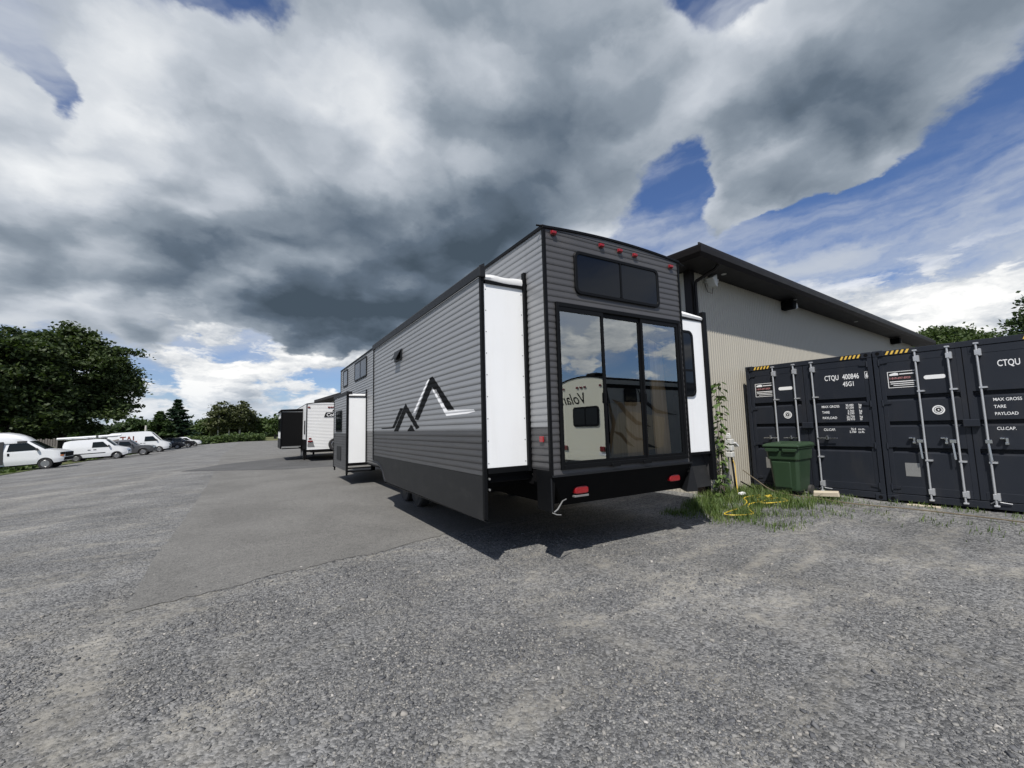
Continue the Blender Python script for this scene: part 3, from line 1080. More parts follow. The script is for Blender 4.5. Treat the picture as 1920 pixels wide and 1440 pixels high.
    T('weights', 'CU.CAP.', .072, .925, 1.340, sx=.80)
    for kk, (q, un) in enumerate((('76.4', 'cu.m.'), ('2.700', 'cu.ft.'))):
        T('weights', q, .062, .368, 1.352 - kk * .056, sx=.80, align='RIGHT')
        T('weights', un, .062, .335, 1.352 - kk * .056, sx=.85)
    MB().box(.0215, .0245, 1.93, 2.135, .492, .737).build('data_plate', PLATE, c)
    MB().tube([(.0, 1.10, .12), (-.03, 1.04, .17), (-.02, .95, .15), (-.01, .86, .14)], .008, 6).build('wire', STEEL, c)
    return c


ca, sa = cos(rad(4.76)), sin(rad(4.76))
CX, CY = 10.436, 3.522
container('black shipping container with a green wheelie bin in front of its doors', (CX - sa * .010, CY + ca * .010, .10), True, '400846')
container('nearer black shipping container at the right edge with handles hanging down', (CX + sa * 2.448, CY - ca * 2.448, .10), False, '')

# ------------------------------------------------------------------ the big park trailer
XL, XR, YR, YF = 3.073, 5.663, 4.254, 19.25
ZT = 4.235
T = thing('park_trailer', 'long grey and black park trailer with glass rear doors and open slide rooms', 'trailer', ((XL + XR) / 2, 11.7, 0), world=True)
LAP = 0.0833


def lap_depth(z):
    """corrugated lap siding: how far the face stands out at height z"""
    q = (z % LAP) / LAP
    pts = ((0, 0), (.12, .0044), (.28, .0070), (.48, .0062), (.72, .0025), (.93, .0003), (1, 0))
    for (a, da), (b, db) in zip(pts, pts[1:]):
        if q <= b:
            return da + (db - da) * (q - a) / (b - a)
    return 0


def lap_profile(z0, z1):
    zs = {z0, z1}
    k0 = int(z0 / LAP) - 1
    for i in range(k0, int(z1 / LAP) + 2):
        for q in (.0, .12, .28, .48, .72, .93):
            z = (i + q) * LAP
            if z0 < z < z1:
                zs.add(z)
    return [(lap_depth(z), z) for z in sorted(zs)]


def siding(parent, face, plane, a0, a1, z0, z1, m_, course=3 * LAP):
    """one object per siding course; face is the way it looks: '-x', '-y' or '+x'"""
    z = z0
    made = {}
    while z < z1 - 1e-4:
        nx = min((math.floor(z / course + 1e-6) + 1) * course, z1)
        key = (round(nx - z, 3), round(z % LAP, 3))
        if key in made:
            o0, zz = made[key]
            again(o0, dz=z - zz)
        else:
            pr = lap_profile(z + .0012, nx - .0012)
            if face == '-x':
                r0 = [(plane - d, a0, h) for d, h in pr] + [(plane + .004, a0, pr[-1][1]), (plane + .004, a0, pr[0][1])]
                r1 = [(x, a1, h) for x, y, h in r0]
            elif face == '+x':
                r0 = [(plane + d, a0, h) for d, h in pr] + [(plane - .004, a0, pr[-1][1]), (plane - .004, a0, pr[0][1])]
                r1 = [(x, a1, h) for x, y, h in r0]
            else:
                r0 = [(a0, plane - d, h) for d, h in pr] + [(a0, plane + .004, pr[-1][1]), (a0, plane + .004, pr[0][1])]
                r1 = [(a1, y, h) for x, y, h in r0]
            o = MB().loft([r0, r1]).build('siding_panel', m_, parent)
            made[key] = (o, z)
        z = nx


# --- shell
rear = MB()
DX0, DX1, DZ0, DZ1 = 3.215, 5.585, 1.165, 3.265
rear.box(XL + .01, DX0, YR + .006, YR + .06, 1.09, ZT).box(DX1, XR - .01, YR + .006, YR + .06, 1.09, ZT).box(DX0, DX1, YR + .006, YR + .06, DZ1, ZT).box(DX0, DX1, YR + .006, YR + .06, 1.09, DZ0)
rearw = rear.build('rear_wall', BLACKM, T)


def roof_z(x):
    q = (x - (XL + XR) / 2) / ((XR - XL) / 2)
    return ZT + .062 * (1 - q * q)


siding(rearw, '-y', YR, XL + .022, DX0 - .002, 1.09, DZ1, REARS)
siding(rearw, '-y', YR, DX1 + .002, XR - .02, 1.09, DZ1, REARS)
siding(rearw, '-y', YR, DX0, DX1, 1.09, DZ0 - .002, REARS)
siding(rearw, '-y', YR, XL + .022, XR - .02, DZ1, ZT - .02, REARS)
# arched top piece of the rear
ar = [(XL + .022 + (XR - XL - .044) * i / 24) for i in range(25)]
MB().prism([(x, ZT - .018) for x in (ar[0], ar[-1])] + [(x, roof_z(x) - .02) for x in reversed(ar)], 'y', YR - .010, YR + .05).build('rear_arch', REARS, rearw)

lw = MB()
lw.box(XL + .006, XL + .05, YR + .06, 4.66, 1.0, ZT - .01)
lw.box(XL + .006, XL + .05, 4.66, 10.50, 3.60, ZT - .01)
lw.box(XL + .006, XL + .05, 10.50, YF, .62, ZT - .01)
leftw = lw.build('side_wall', BLACKM, T)
siding(leftw, '-x', XL, YR + .02, 4.66, 1.16, 1.69, GREYS)
siding(leftw, '-x', XL, YR + .02, 4.66, 1.69, ZT - .028, SILVER)
siding(leftw, '-x', XL, 4.664, 10.46, 3.60, ZT - .028, SILVER)
siding(leftw, '-x', XL, 10.464, YF - .05, .66, 1.66, GREYS)
siding(leftw, '-x', XL, 10.464, YF - .05, 1.66, ZT - .028, SILVER)
MB().box(XR - .05, XR, YR + .06, 4.36, .95, ZT).box(XR - .05, XR, 4.36, YF, 3.40, ZT).box(XR - .05, XR, 10.2, YF, .95, 3.40).build('side_wall', REARS, T)
MB().box(XL + .05, XR - .05, YF - .06, YF, .65, ZT).build('front_wall', SILVER, T)
rings = []
for y in (YR - .012, YF + .02):
    xs_ = [XL - .012 + (XR - XL + .024) * i / 20 for i in range(21)]
    rings.append([(x, y, roof_z(min(max(x, XL), XR)) + .012) for x in xs_] + [(x, y, roof_z(min(max(x, XL), XR)) - .02) for x in reversed(xs_)])
roof = MB().loft(rings).build('roof', CHAR, T)
# trims
rings = []
xs_ = [XL - .02 + (XR - XL + .04) * i / 28 for i in range(29)]
ring0 = [(x, roof_z(min(max(x, XL), XR))) for x in xs_]
mb = MB()
sec = lambda x, z: [(x, YR - .026, z - .026), (x, YR - .026, z + .010), (x, YR + .04, z + .018), (x, YR + .04, z - .026)]
mb.loft([sec(x, z) for x, z in ring0])
mb.build('roof_edge_trim', BLACK, roof, bev=.004)
MB().box(XL - .024, XL + .03, YR - .02, YF + .03, ZT - .030, ZT + .018).build('roof_rail', BLACK, roof, bev=.004)
MB().tube([(XL - .01, YR - .02, ZT + .0), (XL - .05, YR + .01, ZT + .004), (XL - .085, YR + .03, ZT + .012)], .012, 6).build('gutter_spout', BLACK, roof)
MB().tube([(XR + .02, YR - .02, ZT - .02), (XR + .05, YR - .035, ZT - .06), (XR + .09, YR - .045, ZT - .07)], .012, 6).build('gutter_spout', BLACK, roof)
for x0, x1, y0, y1 in ((XL - .014, XL + .024, YR - .016, YR - .0005), (XL - .014, XL - .0005, YR + .0, YR + .022), (XR - .022, XR + .014, YR - .016, YR - .0005)):
    MB().box(x0, x1, y0, y1, 1.085, ZT - .03).build('corner_trim', BLACK, T)
MB().box(XL - .015, XL + .02, YF - .05, YF + .015, .66, ZT - .02).build('corner_trim', BLACK, T)
MB().box(XR - .04, XR, YR + .02, YR + .06, .95, 1.085).box(XL + .03, XR - .03, YR + .06, YF - .06, .96, 1.06).build('floor_frame', BLACKM, T)
MB().box(XL + .35, XL + .50, YR + .5, YF + .6, .66, .955).build('chassis_rail', BLACKM, T)
MB().box(XR - .50, XR - .35, YR + .5, YF + .6, .66, .955).build('chassis_rail', BLACKM, T)
# skirt below the left wall at the corner
MB().box(XL - .006, XL + .012, YR + .0, 4.56, .672, 1.158).build('corner_skirt', BLACK, T, bev=.003)
MB().tube([(XL, YR + .004, 1.10), (XL, YR + .004, .665)], .009, 6).build('skirt_edge', CHAR, T)
# stabiliser strut
sj = MB().tube([(XL + .02, YR - .005, .672), (XL + .07, YR - .01, .70), (XL + .17, YR + .02, .785), (XL + .235, YR + .03, .80)], [.008, .011, .007, .007], 8)
sj.build('strut', BRACKET, T)
MB().tube([(XL - .005, YR, .668), (XL + .04, YR - .03, .645), (XL + .09, YR - .05, .640)], .006, 6).build('strut_foot', BRACKET, T)
# black bumper panel below the doors, leaning in at the bottom
bp_ = MB().hexa([(XL + .30, YR + .20, .69), (XR + .02, YR + .20, .69), (XR + .02, YR + .26, .69), (XL + .30, YR + .26, .69),
                 (XL + .01, YR - .012, 1.083), (XR + .012, YR - .012, 1.083), (XR + .012, YR + .06, 1.083), (XL + .01, YR + .06, 1.083)])
bump = bp_.build('bumper_panel', BLACKM, T, bev=.006)
MB().box(XL + .0, XR + .016, YR - .035, YR + .0, 1.083, 1.105).build('bumper_lip', CHAR, bump)
MB().hexa([(XL + .012, YR + .01, .68), (XL + .03, YR + .01, .68), (XL + .03, YR + .05, .68), (XL + .012, YR + .05, .68),
           (XL + .012, YR + .0, 1.08), (XL + .06, YR + .0, 1.08), (XL + .06, YR + .05, 1.08), (XL + .012, YR + .05, 1.08)]).build('gusset', BLACKM, bump)
MB().add([(XR + .016, YR - .01, 1.08), (XR + .016, YR + .22, .68), (XR + .12, YR - .02, .66), (XR - .10, YR + .02, .665)], [(0, 2, 1), (0, 3, 2), (0, 1, 3), (1, 2, 3)]).build('gusset', CHAR, bump)


def bumper_y(z):
    return YR - .012 + (1.083 - z) / (1.083 - .69) * .212


for i, x in enumerate((3.585, 5.375)):
    z = .875
    y = bumper_y(z)
    m_ = MB()
    pts = []
    for kk in range(20):
        a = 2 * pi * kk / 20
        pts.append((x + .112 * (abs(cos(a)) ** .45) * (1 if cos(a) > 0 else -1), z + .048 * (abs(sin(a)) ** .6) * (1 if sin(a) > 0 else -1) + .008 * (1 - ((cos(a)) ** 2))))
    m_.prism(pts, 'y', y - .045, y + .03)
    tl_ = m_.build('tail_light', RED, bump, bev=.012, seg=2)
    if i == 0:
        MB().box(x - .11, x + .12, y - .035, y + .03, z - .080, z - .054).build('light_bracket', BRACKET, bump, bev=.004)
for x, z in ((3.22, 4.172), (4.04, 4.168), (4.39, 4.160), (4.69, 4.150), (5.47, 4.115)):
    b_ = MB().box(x - .044, x + .044, YR - .026, YR - .008, z - .028, z + .028).build('marker_base', REDD, rearw, bev=.006)
    MB().loft([[(x - .040, YR - .026, z - .024), (x + .040, YR - .026, z - .024), (x + .040, YR - .026, z + .024), (x - .040, YR - .026, z + .024)] if k_ == 0 else
               [(x - .034, YR - .052, z - .018), (x + .034, YR - .052, z - .018), (x + .034, YR - .052, z + .018), (x - .034, YR - .052, z + .018)] for k_ in (0, 1)]).build('marker_light', RED, rearw, bev=.006)
MB().box(XL - .034, XL - .012, 4.355, 4.445, 1.50, 1.575).build('marker_light', RED, leftw, bev=.01, seg=2)


def rrect(x0, x1, z0, z1, r, n=6):
    pts = []
    for cx_, cz_, a0 in ((x1 - r, z1 - r, 0), (x0 + r, z1 - r, 90), (x0 + r, z0 + r, 180), (x1 - r, z0 + r, 270)):
        for i in range(n + 1):
            a = rad(a0 + 90 * i / n)
            pts.append((cx_ + r * cos(a), cz_ + r * sin(a)))
    return pts


# upper rear window
wn = framed(MB(), rrect(3.545, 5.165, 3.415, 4.005, .085), rrect(3.59, 5.12, 3.46, 3.96, .055), 'y', YR - .036, YR + .0).build('rear_window', BLACK, T, bev=.006)
MB().prism(rrect(3.585, 4.362, 3.455, 3.965, .05), 'y', YR - .024, YR - .018).build('pane', DARKGL, wn)
MB().prism(rrect(4.395, 5.125, 3.455, 3.965, .05), 'y', YR - .024, YR - .018).build('pane', DARKGL, wn)
MB().box(4.364, 4.393, YR - .032, YR - .016, 3.455, 3.965).build('divider', BLACK, wn)

# three-leaf glass doors
pd = MB()
pd.box(DX0, DX0 + .035, YR - .04, YR + .07, DZ0, DZ1).box(DX1 - .045, DX1, YR - .04, YR + .07, DZ0, DZ1)
pd.box(DX0 + .035, DX1 - .045, YR - .04, YR + .07, DZ1 - .055, DZ1).box(DX0 + .035, DX1 - .045, YR - .045, YR + .07, DZ0, DZ0 + .055)
door = pd.build('patio_door', BLACK, T, bev=.004)
for x0, x1, y in ((DX0 + .036, 4.000, -.018), (3.985, 4.745, .012), (4.725, DX1 - .046, -.012)):
    z0, z1 = DZ0 + .056, DZ1 - .056
    fw = .035 if x0 < 3.5 else .045
    s_ = MB()
    yy = YR + y
    top = .055
    framed(s_, [(x0, z0), (x1, z0), (x1, z1), (x0, z1)], [(x0 + fw * .4, z0 + .035), (x1 - fw, z0 + .035), (x1 - fw, z1 - top), (x0 + fw * (.4 if x0 < 3.5 else .9), z1 - top)], 'y', yy - .016, yy + .014)
    sash = s_.build('sash', BLACK, door)
    MB().add([(x0 + .008, yy, z0 + .03), (x1 - .03, yy, z0 + .03), (x1 - .03, yy, z1 - .05), (x0 + .008, yy, z1 - .05)], [(0, 1, 2, 3)]).build('pane', DOORGL, sash)
for x, z in ((3.972, 2.05), (4.74, 2.05)):
    MB().box(x - .008, x + .008, YR - .058, YR - .038, z - .07, z + .07).build('door_handle', BLACK, door, bev=.005)
for x in (4.095, 4.685):
    o = MB().box(x - .075, x + .075, YR - .062, YR - .046, DZ0 - .015, DZ0 + .03).build('hinge_block', BLACK, door, bev=.004)
# inside
MB().box(XL + .06, XR - .06, YR + .07, 11.0, 1.062, 1.09).build('interior_floor', FLOORM, T)
MB().box(XL + .06, XR - .06, 8.3, 8.36, 1.09, 4.1).build('interior_wall', INWALL, T)
cu = MB()
cr_ = []
for i in range(33):
    cr_.append((3.255 + .17 * i / 32, YR + .13 + .022 * sin(i * 1.15)))
cu.loft([[(a, b_, 1.10) for a, b_ in cr_], [(a * .6 + .4 * 3.25, b_, 3.2) for a, b_ in cr_]], cap=False, close=False)
cu.build('curtain', CURT, T)
MB().box(XL + .06, XR - .06, 4.55, 4.60, 3.3, 4.1).build('interior_header', INWALL, T)

# --- main slide room on the left
XS, Y0, Y1 = 2.408, 4.705, 10.484
core = MB().box(XS + .012, XL + .35, Y0 + .035, Y1 - .02, 1.10, 3.62)
sl_ = core.build('slide_room', BLACKM, T)
siding(sl_, '-x', XS + .006, Y0 + .05, Y1 - .03, 1.112, 1.662, GREYS)
siding(sl_, '-x', XS + .006, Y0 + .05, Y1 - .03, 1.662, 3.625, SILVER)
for y0, y1 in ((Y0 - .006, Y0 + .048), (Y1 - .045, Y1 + .01)):
    MB().box(XS - .012, XS + .034, y0, y1, .60 if y0 < 6 else 1.0, 3.66).build('corner_trim', BLACK, sl_, bev=.004)
MB().prism([(XS - .03, 3.625), (XS - .03, 3.735), (XS - .006, 3.765), (XS + .04, 3.79), (XS + .04, 3.70), (XS - .006, 3.625)], 'y', Y0 - .02, Y1 + .02).build('header_trim', CHAR, sl_)
MB().box(XS - .036, XS + .045, Y0 - .036, Y0 - .006, 3.60, 3.755).build('header_cap', CHAR, sl_, bev=.008)
MB().box(XS + .036, XL - .045, Y0 + .012, Y0 + .034, 1.205, 3.535).build('end_panel', WHITE, sl_)
for x in (XS + .062, XL - .065):
    for i in range(9):
        MB().lathe([(.001, -.004), (.007, -.003), (.008, .0)], (x, Y0 + .012, 1.26 + i * .275), 'y', 8).build('screw', BRACKET, sl_)
# rolled white slide topper
rings = []
for i in range(9):
    q = i / 8
    x = XS + .05 + (XL - .06 - XS - .05) * q
    zt = 3.655 + .012 * q + .008 * sin(q * 9)
    zb_ = 3.577 - .008 * q + .005 * sin(q * 7 + 1)
    rings.append([(x, Y0 - .012, zb_), (x, Y0 - .026, (zt + zb_) / 2 - .01), (x, Y0 - .015, zt - .012), (x, Y0 + .03, zt), (x, Y1 - .1, zt), (x, Y1 - .1, zb_)])
MB().loft(rings).build('slide_topper', VINYL, sl_, smooth=True)
MB().box(XS + .05, XL - .03, Y0 - .012, Y0 + .03, 3.536, 3.574).build('topper_bar', BLACK, sl_)
MB().box(XL - .045, XL - .0, Y0 - .035, Y0 + .03, 1.13, 3.76).build('flange', BLACK, sl_, bev=.004)
seal = MB()
rs = random.Random(5)
z = 1.15
pl = [(XL - .004, Y0 - .036)]
ring = []
zz = 1.14
while zz < 3.70:
    ring.append((zz, Y0 - .036 - rs.uniform(.004, .022)))
    zz += rs.uniform(.02, .05)
vs = [(XL - .017, Y0 - .034, 1.13), (XL - .017, Y0 - .034, 3.72)] + [(XL - .018, y, zz) for zz, y in reversed(ring)]
seal.add(vs, [tuple(range(len(vs)))])
seal.build('rubber_seal', BLACKM, sl_, recalc=False)
MB().box(XS + .05, XL - .03, Y0 + .0, Y0 + .05, 1.135, 1.204).build('bottom_trim', BLACK, sl_)
# skirt panel with the wheel cut-out at the far end
sk = [(Y0 + .05, .575), (9.35, .605), (9.42, .66), (9.55, .80), (9.75, .905), (10.0, .955), (10.46, .965), (10.46, 1.108), (Y0 + .05, 1.108)]
skp = MB().prism(sk, 'x', XS + .000, XS + .016).build('skirt', SKIRT, sl_)
MB().prism([(XS, .578), (XS + .004, .568), (XS + .03, .556), (XS + .07, .555), (XS + .07, .560), (XS + .03, .563), (XS + .010, .578)], 'y', Y0 + .02, 9.34).build('skirt_lip', SKIRT, skp)
MB().tube([(XS + .008, 9.33, .60), (XS - .004, 9.42, .665), (XS - .004, 9.55, .803), (XS - .004, 9.75, .91), (XS - .004, 10.0, .96), (XS - .004, 10.45, .97)], .024, 8).build('wheel_arch', CHROME if False else CHAR, skp, smooth=True)
MB().box(XS + .02, XL + .35, Y0 + .06, Y1 - .04, 1.02, 1.098).build('slide_floor', BLACKM, sl_)
for y in (5.0, 7.2, 9.6):
    MB().box(XS + .10, XL + .35, y, y + .08, .93, 1.018).build('slide_rail', BLACKM, sl_)
for z in (.94, 1.07):
    MB().lathe([(.001, Y0 + .02), (.014, Y0 + .02), (.014, Y0 + .09)], (XS + .075, 0, z), 'y', 8).build('bolt', BRACKET, sl_)
# wall vent
v_ = MB().prism([(8.12, 3.06), (8.62, 3.06), (8.62, 3.27), (8.12, 3.27)], 'x', XS - .022, XS + .0).build('vent', CHAR, sl_, bev=.006)
MB().hexa([(XS - .12, 8.16, 3.08), (XS - .11, 8.16, 3.08), (XS - .11, 8.50, 3.08), (XS - .12, 8.50, 3.08), (XS - .03, 8.16, 3.25), (XS - .02, 8.16, 3.25), (XS - .02, 8.50, 3.25), (XS - .03, 8.50, 3.25)]).build('vent_flap', CHAR, v_)
MB().prism([(8.20, 3.09), (8.46, 3.09), (8.46, 3.21), (8.20, 3.21)], 'x', XS - .03, XS - .0225).build('vent_hole', BLACKM, v_)


# mountain decals: thin vinyl that follows the laps
def decal(poly, m_, lift=.0012):
    """poly in (y, z); cut into strips that follow the siding profile"""
    xs2 = XS + .006
    zmin, zmax = min(p[1] for p in poly), max(p[1] for p in poly)
    zs = [h for d, h in lap_profile(zmin, zmax)]
    mb = MB()

    def span(z):
        ys_ = []
        n = len(poly)
        for i in range(n):
            (ya, za), (yb, zb) = poly[i], poly[(i + 1) % n]
            if (za <= z < zb) or (zb <= z < za):
                ys_.append(ya + (yb - ya) * (z - za) / (zb - za))
        ys_.sort()
        return ys_

    for a, b_ in zip(zs, zs[1:]):
        sa_, sb_ = span(a + 1e-5), span(b_ - 1e-5)
        if len(sa_) == len(sb_):
            for i in range(0, len(sa_) - 1, 2):
                mb.add([(xs2 - lap_depth(a) - lift, sa_[i], a), (xs2 - lap_depth(a) - lift, sa_[i + 1], a), (xs2 - lap_depth(b_) - lift, sb_[i + 1], b_), (xs2 - lap_depth(b_) - lift, sb_[i], b_)], [(0, 1, 2, 3)])
    return mb.build('decal', m_, sl_, recalc=False)


decal([(6.60, 2.525), (6.47, 2.535), (5.60, 1.955), (5.86, 1.955), (6.49, 2.36)], DECALG)
decal([(6.60, 2.525), (6.49, 2.36), (7.17, 1.855), (7.40, 1.875)], DECALG)
decal([(6.69, 2.515), (6.605, 2.51), (7.35, 1.99), (7.48, 1.985)], DECALW)
decal([(6.50, 2.325), (6.33, 2.32), (5.885, 1.965), (4.985, 1.945), (4.94, 1.895), (5.92, 1.885)], DECALW)
decal([(8.71, 1.667), (8.39, 1.667), (7.895, 2.02), (7.92, 2.19)], DECALG)
decal([(7.92, 2.19), (7.895, 2.02), (7.31, 1.70), (7.11, 1.715)], DECALG)
decal([(7.82, 1.667), (7.36, 1.667), (7.58, 1.79)], DECALG)
decal([(8.27, 2.115), (8.06, 2.105), (8.60, 1.765), (8.70, 1.725), (9.72, 1.72), (9.70, 1.745), (8.82, 1.75)], DECALG)

# --- small slide room further forward
X2, Q0, Q1 = 2.474, 14.30, 16.92
s2 = MB().box(X2 + .012, XL + .2, Q0 + .04, Q1 - .02, .70, 2.86).build('slide_room', BLACKM, T)
siding(s2, '-x', X2 + .006, Q0 + .09, Q1 - .02, .44, 1.62, GREYS)
siding(s2, '-x', X2 + .006, Q0 + .09, Q1 - .02, 1.62, 2.86, SILVER)
MB().box(X2 - .012, X2 + .045, Q0 - .006, Q0 + .09, .36, 2.93).build('corner_trim', BLACK, s2)
MB().box(X2 - .010, X2 + .03, Q1 - .04, Q1 + .01, .40, 2.93).build('corner_trim', BLACK, s2)
MB().box(X2 - .02, X2 + .15, Q0 - .01, Q1 + .01, 2.86, 2.95).build('header_trim', CHAR, s2)
MB().box(X2 + .05, XL - .03, Q0 + .012, Q0 + .038, .69, 2.76).build('end_panel', WHITE, s2)
MB().box(X2 + .05, XL - .03, Q0 - .01, Q0 + .05, 2.79, 2.87).build('slide_topper', VINYL, s2, bev=.02)
MB().box(X2 + .05, XL - .02, Q0 - .004, Q0 + .04, 2.761, 2.789).build('topper_bar', BLACK, s2)
MB().box(XL - .03, XL + .0, Q0 - .05, Q0 + .03, .62, 3.02).build('flange', BLACK, s2)
MB().box(X2 + .03, XL + .2, Q0 + .02, Q1 - .03, .60, .698).build('slide_floor', BLACKM, s2)
for z in (.40, .50):
    MB().box(X2 + .03, XL + .2, Q0 + .05, Q0 + .10, z, z + .04).build('slide_rail', BLACKM, s2)
for y in (Q0 + .08, Q1 - .15):
    MB().box(X2 + .0, X2 + .05, y, y + .05, .30, .44).build('slide_foot', BLACKM, s2)
framed(MB(), rrect(15.20, 16.38, 1.67, 2.39, .06), rrect(15.25, 16.33, 1.72, 2.34, .04), 'x', X2 - .02, X2 + .004).build('window_frame', BLACK, s2)
MB().prism(rrect(15.245, 16.335, 1.715, 2.345, .04), 'x', X2 - .012, X2 - .009).build('window_pane', DARKGL, s2)
MB().box(X2 - .016, X2 + .0, 15.32, 16.12, .72, 1.18).build('service_hatch', SKIRT, s2, bev=.004)

# --- slide room on the right
X3, R0, R1 = 6.30, 4.30, 9.9
s3 = MB().box(XR - .2, X3 - .01, R0 + .04, R1, 1.20, 3.42).build('slide_room', BLACKM, T)
MB().box(XR + .005, X3 - .055, R0 + .012, R0 + .038, 1.235, 3.335).build('end_panel', WHITE, s3)
rings = []
for i in range(6):
    x = XR + .01 + (X3 - .06 - XR) * i / 5
    zt = 3.475 - .010 * i
    rings.append([(x, R0 - .005, 3.38 - .004 * i), (x, R0 - .018, 3.42 - .006 * i), (x, R0 + .02, zt), (x, R1 - .1, zt), (x, R1 - .1, 3.38 - .004 * i)])
MB().loft(rings).build('slide_topper', VINYL, s3, smooth=True)
MB().box(XR + .003, X3 - .05, R0 - .0, R0 + .039, 3.337, 3.372).build('topper_bar', BLACK, s3)
MB().box(X3 - .05, X3 + .035, R0 - .03, R0 + .045, .78, 3.50).build('corner_trim', BLACK, s3, bev=.006)
MB().box(X3 - .01, X3 + .02, R0 + .05, R1, .80, 3.45).build('outer_wall', REARS, s3)
MB().box(XR + .003, X3 - .05, R0 - .004, R0 + .039, 1.195, 1.234).build('bottom_trim', BLACK, s3)
MB().hexa([(XR + .10, R0 + .02, .69), (X3 - .06, R0 + .02, .69), (X3 - .06, R0 + .035, .69), (XR + .10, R0 + .035, .69),
           (XR + .03, R0 + .14, 1.19), (X3 - .06, R0 + .14, 1.19), (X3 - .06, R0 + .155, 1.19), (XR + .03, R0 + .155, 1.19)]).build('mud_flap', SKIRT, s3)
w_ = framed(MB(), rrect(5.40, 5.985, 2.10, 3.155, .10), rrect(5.45, 5.945, 2.14, 3.115, .07), 'y', R0 - .012, R0 + .011).build('window', BLACK, s3, bev=.004)
MB().prism(rrect(5.68, 5.95, 2.135, 3.12, .05), 'y', R0 - .002, R0 + .003).build('pane', DARKGL, s3)
MB().box(5.68, 5.95, R0 - .008, R0 - .003, 2.50, 2.53).build('divider', BLACK, s3)

# loft windows in the left wall
for y0, y1, two in ((14.28, 16.23, True), (17.64, 18.60, False)):
    w_ = framed(MB(), rrect(y0, y1, 3.46, 4.13, .06), rrect(y0 + .05, y1 - .05, 3.51, 4.08, .04), 'x', XL - .03, XL + .0).build('loft_window', BLACK, T)
    LOFTG = MATS.get('loft_glass') or mat('loft_glass', (0.055, 0.056, 0.058), 0.2, spec=0.25)
    if two:
        ym = (y0 + y1) / 2
        MB().box(XL - .022, XL - .017, y0 + .05, ym - .03, 3.51, 4.08).build('pane', LOFTG, w_)
        MB().box(XL - .022, XL - .017, ym + .03, y1 - .05, 3.51, 4.08).build('pane', LOFTG, w_)
        MB().box(XL - .028, XL - .015, ym - .03, ym + .03, 3.51, 4.08).build('divider', BLACK, w_)
    else:
        MB().box(XL - .022, XL - .017, y0 + .05, y1 - .05, 3.51, 4.08).build('pane', LOFTG, w_)


def wheel(parent, c, r, w, ax, mt=RUBBER, mr=CHROME, spokes=5):
    s = 1 if ax[0] != '-' else -1
    a = ax[-1]
    prof = [(r * .60, -w / 2 * .96), (r * .93, -w / 2), (r, -w * .36), (r, w * .36), (r * .93, w / 2), (r * .60, w / 2 * .96)]
    ty = MB().lathe(prof, c, a, 28).build('wheel', mt, parent, smooth=True)
    o = -s * w / 2 if s > 0 else w / 2
    d = -1 if s > 0 else 1
    h0 = d * w / 2 * 0.98
    rim = MB().lathe([(r * .62, h0 * .99), (r * .60, h0 * 1.03), (r * .54, h0 * .90), (r * .50, h0 * .55), (r * .18, h0 * .62), (r * .16, h0 * .92), (.001, h0 * .95)], c, a, 24).build('rim', mr, ty, smooth=True)
    hm = MB()
    for i in range(spokes):
        an = 2 * pi * (i + .5) / spokes
        u, v = r * .37 * cos(an), r * .37 * sin(an)
        q = {'y': (v, 0, u), 'x': (0, u, v)}[a]
        e = 0.085 * r
        p0 = (c[0] + q[0], c[1] + q[1], c[2] + q[2])
        if a == 'y':
            hm.cyl((p0[0], c[1] + h0 * .55, p0[2]), (p0[0], c[1] + h0 * .68, p0[2]), e * 1.2, 8)
        else:
            hm.cyl((c[0] + h0 * .55, p0[1], p0[2]), (c[0] + h0 * .68, p0[1], p0[2]), e * 1.2, 8)
    hs = hm.build('rim_hole', BLACKM, ty)
    hs['kind'] = 'stuff'
    return ty


for y in (9.35, 10.25):
    wheel(T, (XL + .12, y, .365), .365, .22, '+x', mr=CHAR)
    wheel(T, (XR - .12, y, .365), .365, .22, '-x')
for y in (9.35, 10.25):
    MB().cyl((XL + .2, y, .365), (XR - .2, y, .365), .05, 8).build('axle', BLACKM, T)
MB().box(XL + 1.2, XL + 1.35, YF - .4, YF - .25, .0, .70).build('support_leg', BLACKM, T)

# boards stored just behind the glass
wb = MB().hexa([(5.10, 4.38, 1.09), (5.52, 4.42, 1.09), (5.52, 4.45, 1.09), (5.10, 4.41, 1.09), (5.08, 4.42, 2.98), (5.50, 4.50, 2.90), (5.50, 4.53, 2.90), (5.08, 4.45, 2.98)]).build('wood_board', WOODL)
tag(wb, 'tall pale wooden board leaning inside behind the right glass door', 'board')
wb2 = MB().box(4.62, 5.06, 4.50, 4.85, 1.091, 2.02).build('wood_cabinet', WOODL, bev=.006)
tag(wb2, 'pale wooden cabinet standing inside behind the middle glass door', 'cabinet')

# ------------------------------------------------------------------ white travel trailer further back
RVW = mat('white_siding', (0.72, 0.72, 0.71), 0.45, 0.0, 0.03, 1.5, dirt=0.06, streak=(1, 1, 3))
RV = thing('travel_trailer', 'white travel trailer with a spare wheel on its rear and a black slide room', 'trailer', (3.70, 30.5, 0), world=True)
A0, A1, B0, B1 = 2.48, 4.92, 27.0, 34.2
rz_ = lambda x: 3.29 + .10 * (1 - ((x - 3.7) / 1.22) ** 2)
rr = [A0 + (A1 - A0) * i / 12 for i in range(13)]
MB().prism([(A0 + .01, .70), (A1 - .01, .70)] + [(x, rz_(x) - .02) for x in reversed(rr[1:-1])] , 'y', B0 + .02, B1).build('body', RVW, RV)
rw = MB().prism([(A0, 3.27), (A1, 3.27)] + [(x, rz_(x)) for x in reversed(rr)], 'y', B0 - .01, B0 + .02).build('rear_wall', RVW, RV)
siding(rw, '-y', B0 + .01, A0 + .03, A1 - .03, .67, 3.27, RVW, course=2 * LAP)
